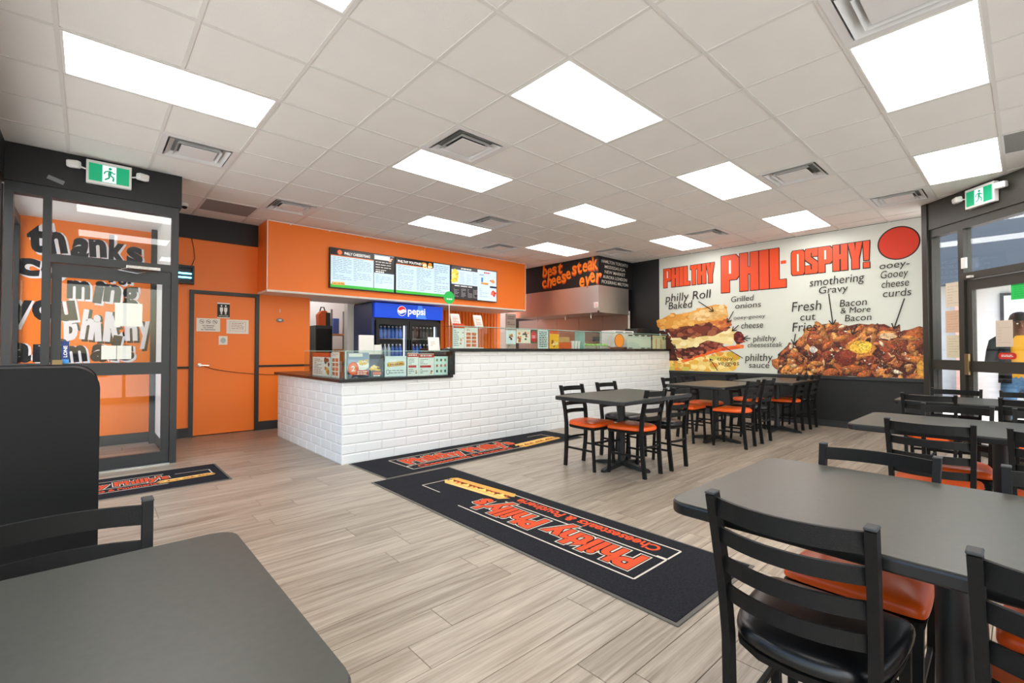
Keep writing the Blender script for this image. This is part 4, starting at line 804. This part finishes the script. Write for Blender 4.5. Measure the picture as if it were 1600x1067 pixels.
# ================================================================= FLOOR MATS
def mat_rug(org, ux, uy, L, Wd, box, label):
    t = empty('floor_mat',label=label,cat='floor mat'); frame(t,org,ux,uy)
    MB().box(.02,L-.02,.02,Wd-.02,.0,.008).build('pile','rug_black',t); b = MB().prism([(0,0),(L,0),(L,Wd),(0,Wd)],0,.004); b.build('rubber_border','rubber_edge',t)
    p = Print(.0085); u0, u1, v0, vm, v1 = box; CR, OR = (206,196,182), (208,82,50); us = u0+(u1-u0)*.70
    p.line([(us,v1),(u0,v1),(u0,vm),(u0+(u1-u0)*.62,vm)],.012,CR); p.line([(u0+(u1-u0)*.03,vm-.012),(u0-.0,vm-.012),(u0,v0),(us,v0)],.012,CR); p.line([(u1-.30,v1-.08),(u1-.02,v1-.08),(u1-.02,v0+.1)],.010,CR)
    wl = (u1-u0)*.66
    for dx, dy in ((.012,.01),(-.012,.01),(.012,-.012),(-.012,-.012)): p.text("Philthy Philly's",u0+.08+dx,vm+.06+dy,wl,v1-vm-.13,CR,.06)
    for dx, dy in ((.005,.004),(-.005,.004),(.005,-.005),(-.005,-.005)): p.text("Philthy Philly's",u0+.08+dx,vm+.06+dy,wl,v1-vm-.13,BLK,.055)
    p.text("Philthy Philly's",u0+.08,vm+.06,wl,v1-vm-.13,OR,.045)
    p.text('Cheesesteaks & Poutinerie',u0+.1,v0+.03,(u1-u0)*.56,(vm-v0)*.52,OR,.03)
    hs = .42*min(1,(u1-u0)/2.3); hoagie(p,u1-hs,v0+.10*hs/.42+(.05 if hs < .4 else 0),hs,.10); p.build('print',t,'carpet')
mat('rug_black',(38,38,42),.95,spec=.1,bump=(500,.4),noise=(90,.3))
mat_rug((2.785,1.045,.001),(0,1,0),(-1,0,0),3.0,.855,(.365,2.62,.14,.31,.64),'black logo floor mat lying lengthwise in the middle of the floor')
mat_rug((2.09,4.06,.001),(1,.03,0),(-.03,1,0),3.03,.80,(.37,2.75,.12,.27,.62),'black logo floor mat along the foot of the white counter')
mat_rug((-.50,5.04,.001),(1,0,0),(0,1,0),1.52,.80,(.16,1.44,.2,.34,.62),'small black logo floor mat at the vestibule door')
# ================================================================= TABLES AND CHAIRS
def table(x0, x1, y0, y1, label, cx=None, cy=None, two=False):
    t = empty('dining_table',((x0+x1)/2,(y0+y1)/2,0),label=label,cat='table',group='black dining tables'); a, b_ = (x1-x0)/2, (y1-y0)/2
    MB().prism(rrect(-a,a,-b_,b_,.055,6),.728,.762).build('edge_band','table_edge',t,bevel=.006); MB().prism(rrect(-a+.004,a-.004,-b_+.004,b_-.004,.052,6),.7615,.765).build('table_top','table_top',t)
    px, py = ((cx or (x0+x1)/2)-(x0+x1)/2, (cy or (y0+y1)/2)-(y0+y1)/2)
    for s in ((-1,1) if two else (0,)):
        qx, qy = (px, py)
        MB().lathe([(.04,.05),(.04,.70)],(qx,qy)).build('column','table_base',t,smooth=True); MB().box(qx-.15,qx+.15,qy-.15,qy+.15,.705,.728).build('mount_plate','table_base',t)
        for dx, dy in ((1,0),(-1,0),(0,1),(0,-1)):
            R_ = [[(qx+dx*r+(-dy)*w*s2, qy+dy*r+dx*w*s2, z) for s2, z in ((-1,z0),(1,z0),(1,z1),(-1,z1))] for r, w, z0, z1 in ((.0,.035,.03,.075),(.15,.03,.015,.055),(.30,.026,.002,.03),(.325,.02,.0,.02))]
            MB().loft(R_).build('foot','table_base',t)
    return t
table(3.40,4.68,2.34,3.15,'black dining table nearest the white counter front',4.12,2.85)
table(5.66,6.90,2.46,3.22,'brown reflecting dining table in the middle of the far row')
table(7.08,8.38,2.16,2.96,'dining table against the poster wall in the far row')
table(1.30,2.14,-.55,.74,'large near dining table at the lower right',cy=.14)
table(3.46,4.25,-.55,.76,'second dining table in the right hand line, behind the near one')
table(5.42,6.20,-.55,.83,'farthest dining table in the right hand line')
table(-.52,.28,.60,1.355,'dark dining table at the lower left corner')
def chair(seat):
    t = empty('dining_chair')
    def post(s): return [(s*.148,-.195,0),(s*.156,-.175,.22),(s*.162,-.168,.44),(s*.166,-.182,.58),(s*.170,-.215,.74),(s*.172,-.238,.835)]
    for s in (-1,1):
        MB().bar(post(s),.011,.019).build('back_post','chair_metal',t); MB().box(s*.172-.0125,s*.172+.0125,-.259,-.218,.833,.840).build('post_cap','chair_cap',t,bevel=.003)
        MB().bar([(s*.160,.195,0),(s*.166,.175,.43)],.0125,.0125).build('front_leg','chair_metal',t)
        MB().bar([(s*.154,-.178,.20),(s*.162,.182,.20)],.006,.010).build('side_stretcher','chair_metal',t)
    def cur(w, y, z, bow, n=10): return [(-w+2*w*i/n, y-bow*(1-(2*i/n-1)**2), z) for i in range(n+1)]
    for z, y, w in ((.800,-.230,.169),(.722,-.211,.167),(.641,-.195,.165),(.562,-.180,.162)):
        MB().bar(cur(w,y,z,.05),.024 if z > .75 else .020,.005,(0,0,1)).build('slat','chair_metal',t)
    MB().bar(cur(.160,.185,.29,-.03),.010,.006,(0,0,1)).build('front_stretcher','chair_metal',t); MB().bar(cur(.150,-.176,.29,.03),.010,.006,(0,0,1)).build('back_stretcher','chair_metal',t)
    sh = lambda k, z: [(.93*k*x, k*(y-.005)+.005, z) for x, y in [(-.205,.20),(-.19,.212),(.19,.212),(.205,.20),(.203,.05),(.19,-.08),(.16,-.155),(.09,-.195),(0,-.205),(-.09,-.195),(-.16,-.155),(-.19,-.08),(-.203,.05)]]
    MB().loft([sh(.95,.412),sh(.97,.432)]).build('seat_frame','chair_metal',t)
    MB().loft([sh(.96,.432),sh(1.0,.442),sh(1.0,.462),sh(.94,.480),sh(.7,.489),sh(.3,.491)]).build('seat','vinyl_'+seat,t,smooth='all').modifiers.new('sub','SUBSURF').render_levels = 2
    t['category'] = 'chair'; return t
proto = {}
def put(seat, x, y, rz, label, group):
    """rz 0: the sitter looks towards +Y"""
    if seat in proto: t = copy_tree(proto[seat])
    else: t = proto[seat] = chair(seat)
    t.location = (x, y, 0); t.rotation_euler = (0,0,rz); t['label'] = label; t['category'] = 'chair'; t['group'] = group
PI = math.pi; B = .20
A1, A2, A3 = 'chairs at the table by the counter','chairs in the far row','chairs in the right hand line'
put('orange',3.90,3.30-B,PI,'orange seat chair at the left end of the counter side, table by the counter',A1)
put('black',4.57,3.34-B,PI,'black seat chair on the counter side of the table by the counter',A1)
put('orange',4.03,2.43+B,.03,'orange seat chair in front of the table by the counter, nearest the viewer',A1)
put('black',4.50,2.41+B,0,'black seat chair on the right front of the table by the counter',A1)
put('orange',5.99,3.32-B,PI,'orange seat chair behind the brown reflecting table, left one',A2)
put('orange',6.58,3.34-B,PI,'orange seat chair behind the brown reflecting table, right one',A2)
put('orange',6.10,2.32+B,.03,'orange seat chair in front of the brown reflecting table, left one',A2)
put('black',6.63,2.32+B,0,'black seat chair in front of the brown reflecting table, right one',A2)
put('orange',7.55,3.12-B,PI,'orange seat chair on the far side of the table by the poster wall',A2)
put('orange',7.87,2.29+B,0,'orange seat chair in front of the table by the poster wall',A2)
put('black',8.35,2.24+B,0,'black seat chair nearest the poster wall',A2)
put('black',1.25+B+.03,.40,-PI/2,'large black seat chair in the right foreground',A3)
put('orange',1.25+B+.03,-.10,-PI/2,'chair at the lower right corner edge of the near table',A3)
put('orange',2.21-B-.03,.39,PI/2,'orange seat chair across the near right table, facing the viewer',A3)
put('orange',2.21-B-.03,-.12,PI/2,'orange seat chair across the near right table, beyond the frame edge',A3)
put('orange',3.31+B+.03,.36,-PI/2,'orange seat chair on the near side of the second right hand table',A3)
put('orange',3.31+B+.03,-.11,-PI/2,'orange seat chair at the frame edge by the second right hand table',A3)
put('orange',4.42-B-.03,.335,PI/2,'chair on the far side of the second right hand table, left one',A3)
put('orange',4.42-B-.03,-.11,PI/2,'chair on the far side of the second right hand table, at the frame edge',A3)
put('orange',5.36+B+.03,.58,-PI/2,'chair on the near side of the farthest right hand table, left one',A3)
put('orange',5.36+B+.03,-.02,-PI/2,'chair on the near side of the farthest right hand table, at the frame edge',A3)
put('orange',6.28-B-.03,.475,PI/2,'chair on the far side of the farthest right hand table, left one',A3)
put('orange',6.28-B-.03,-.0,PI/2,'chair on the far side of the farthest right hand table, at the frame edge',A3)
put('black',-.055,1.49-B-.02,PI,'black metal chair behind the lower left table','chair at the left table')
# tall black cabinet at the left
t = empty('service_cabinet',(-.30,1.95,0),label='tall black cabinet with a rounded top corner behind the lower left table',cat='cabinet')
def ctop(x0, x1, h, r): return [(x0,.0),(x1,.0)]+[(x1-r+r*math.cos(a*PI/12), h-r+r*math.sin(a*PI/12)) for a in range(7)]+[(x0+r-r*math.sin(a*PI/12), h-r+r*math.cos(a*PI/12)) for a in range(7)]
MB().prism(ctop(-.36,.325,1.158,.06),.012,.40,'y').build('body','black_gloss',t,bevel=.003); MB().prism(ctop(-.365,.33,1.162,.065),0,.012,'y').build('front_panel','black_gloss',t,bevel=.002); MB().prism(ctop(-.365,.33,1.162,.065),.40,.415,'y').build('rear_panel','black_gloss',t,bevel=.002)
# ================================================================= PERSON OUTSIDE
def person(loc, rz):
    J = {'pel':((0,0,.90),(.13,.10)),'wai':((0,.0,1.04),(.125,.09)),'che':((0,-.01,1.22),(.145,.10)),'upc':((0,-.015,1.34),(.12,.085)),'nek':((0,.0,1.42),(.052,.052)),'he0':((0,.025,1.47),(.055,.06)),'he1':((0,.05,1.545),(.073,.09)),'he2':((0,.055,1.60),(.07,.085))}
    E = [('pel','wai'),('wai','che'),('che','upc'),('upc','nek'),('nek','he0'),('he0','he1'),('he1','he2')]
    for s, k in ((-1,'l'),(1,'r')):
        J.update({'hip'+k:((s*.09,0,.84),(.085,.085)),'kne'+k:((s*.10,.02,.47),(.056,.056)),'ank'+k:((s*.105,-.02,.09),(.04,.04)),'hee'+k:((s*.105,-.0,.045),(.042,.04)),'toe'+k:((s*.115,.14,.035),(.042,.03)),
          'sho'+k:((s*.17,-.015,1.345),(.062,.06)),'elb'+k:((s*.225,-.03,1.10),(.043,.043)),'wri'+k:((s*.16,.17,1.03),(.028,.026)),'pal'+k:((s*.13,.235,1.05),(.036,.018))})
        E += [('pel','hip'+k),('hip'+k,'kne'+k),('kne'+k,'ank'+k),('ank'+k,'hee'+k),('hee'+k,'toe'+k),('upc','sho'+k),('sho'+k,'elb'+k),('elb'+k,'wri'+k),('wri'+k,'pal'+k)]
        for f in range(4):
            y = .275+.004*(1.5-abs(f-1.5)); J['fa%d%s'%(f,k)] = ((s*(.135-.0*f), y, 1.075-f*.019),(.009,.009)); J['fb%d%s'%(f,k)] = ((s*.105, y+.022, 1.072-f*.019),(.008,.008)); J['fc%d%s'%(f,k)] = ((s*.078, y+.012, 1.07-f*.019),(.007,.007)); E += [('pal'+k,'fa%d%s'%(f,k)),('fa%d%s'%(f,k),'fb%d%s'%(f,k)),('fb%d%s'%(f,k),'fc%d%s'%(f,k))]
        J['ta'+k] = ((s*.11,.225,1.085),(.010,.010)); J['tb'+k] = ((s*.085,.25,1.095),(.008,.008)); E += [('pal'+k,'ta'+k),('ta'+k,'tb'+k)]
    ks = list(J); me = D.meshes.new('body'); me.from_pydata([J[k][0] for k in ks],[(ks.index(a),ks.index(b_)) for a,b_ in E],[]); me.update()
    o = D.objects.new('person',me); COL.objects.link(o); o.modifiers.new('skin','SKIN'); 
    for i, k in enumerate(ks): me.skin_vertices[0].data[i].radius = J[k][1]; me.skin_vertices[0].data[i].use_root = (k == 'pel')
    sub = o.modifiers.new('sub','SUBSURF'); sub.levels = 3; sub.render_levels = 3
    dg = bpy.context.evaluated_depsgraph_get(); nm = D.meshes.new_from_object(o.evaluated_get(dg)); D.objects.remove(o)
    o = D.objects.new('person',nm); COL.objects.link(o); nm.materials.clear()
    for m_ in ('skin','tee_yellow','jeans','shoe'): nm.materials.append(MATS[m_])
    for f in nm.polygons:
        c = f.center; f.use_smooth = True
        f.material_index = 3 if c.z < .08 else 2 if c.z < .93 and abs(c.y) < .2 else 1 if .93 <= c.z < 1.41 and (abs(c.x) < .16 or c.z > 1.2) and c.y < .14 else 0
    o.location = loc; o.rotation_euler = (0,0,rz)
    tag(o,'person in yellow shirt, dark jacket and jeans looking down outside the entrance door','person')
    def ring(cx, cy, z, rx, ry, a0, a1, n=14): return [(cx+rx*math.sin(math.radians(a0+(a1-a0)*i/n)), cy+ry*math.cos(math.radians(a0+(a1-a0)*i/n)), z) for i in range(n+1)]
    J2 = MB(); lv = [(.86,.175,.135),(1.0,.17,.128),(1.12,.178,.13),(1.25,.19,.132),(1.34,.185,.115),(1.39,.12,.085),(1.42,.075,.072)]
    vs = []; n = 15
    for z, rx, ry in lv: vs += ring(0,-.01,z,rx,ry,28,332) 
    J2.add(vs,[(k*n+i,k*n+i+1,(k+1)*n+i+1,(k+1)*n+i) for k in range(len(lv)-1) for i in range(n-1)])
    jk = J2.build('jacket','jacket',o,smooth='all'); sm = jk.modifiers.new('th','SOLIDIFY'); sm.thickness = .012
    for s in (-1,1): MB().tube([(s*.14,-.015,1.36),(s*.18,-.018,1.33),(s*.21,-.025,1.22),(s*.23,-.03,1.10),(s*.205,.05,1.065),(s*.165,.155,1.035)],[.07,.075,.064,.056,.05,.042],12).build('sleeve','jacket',jk,smooth='all')
    hb = MB(); H = []
    for z, r in ((1.535,1.10),(1.57,1.14),(1.61,1.12),(1.65,.95),(1.675,.65),(1.685,.2)): H.append([(.078*r*math.cos(2*PI*i/16), .04+.098*r*math.sin(2*PI*i/16)-(.045 if z < 1.6 else .006), z) for i in range(16)])
    hb.loft(H).build('hair','hair',o,smooth='all')
    for s in (-1,1):
        MB().lathe([(.002,-.008),(.008,-.004),(.009,0),(.008,.004),(.002,.008)],(s*.03,.128),10).build('eye','eye_white',o,smooth='all').location.z = 1.545
        MB().bar([(s*.012,.140,1.563),(s*.045,.130,1.566)],.006,.004,(0,0,1)).build('eyebrow','hair',o)
        MB().loft([[(s*(.074+.008*k),.035+.016*math.cos(i*PI/4)*(1-.3*k),1.535+.027*math.sin(i*PI/4)*(1-.2*k)) for i in range(8)] for k in (0,1)]).build('ear','skin',o,smooth='all')
    MB().loft([[(x*w,.128+d,z) for x, d in ((-1,0),(0,d_),(1,0),(0,-.01))] for z, w, d_ in ((1.555,.006,.012),(1.53,.010,.022),(1.512,.016,.028),(1.503,.012,.012))]).build('nose','skin',o,smooth='all')
    MB().bar([(-.022,.122,1.482),(0,.128,1.484),(.022,.122,1.482)],.005,.006,(0,0,1)).build('mouth','lips',o)
    return o
person((7.98,.065,-.03),PI/2+.15)
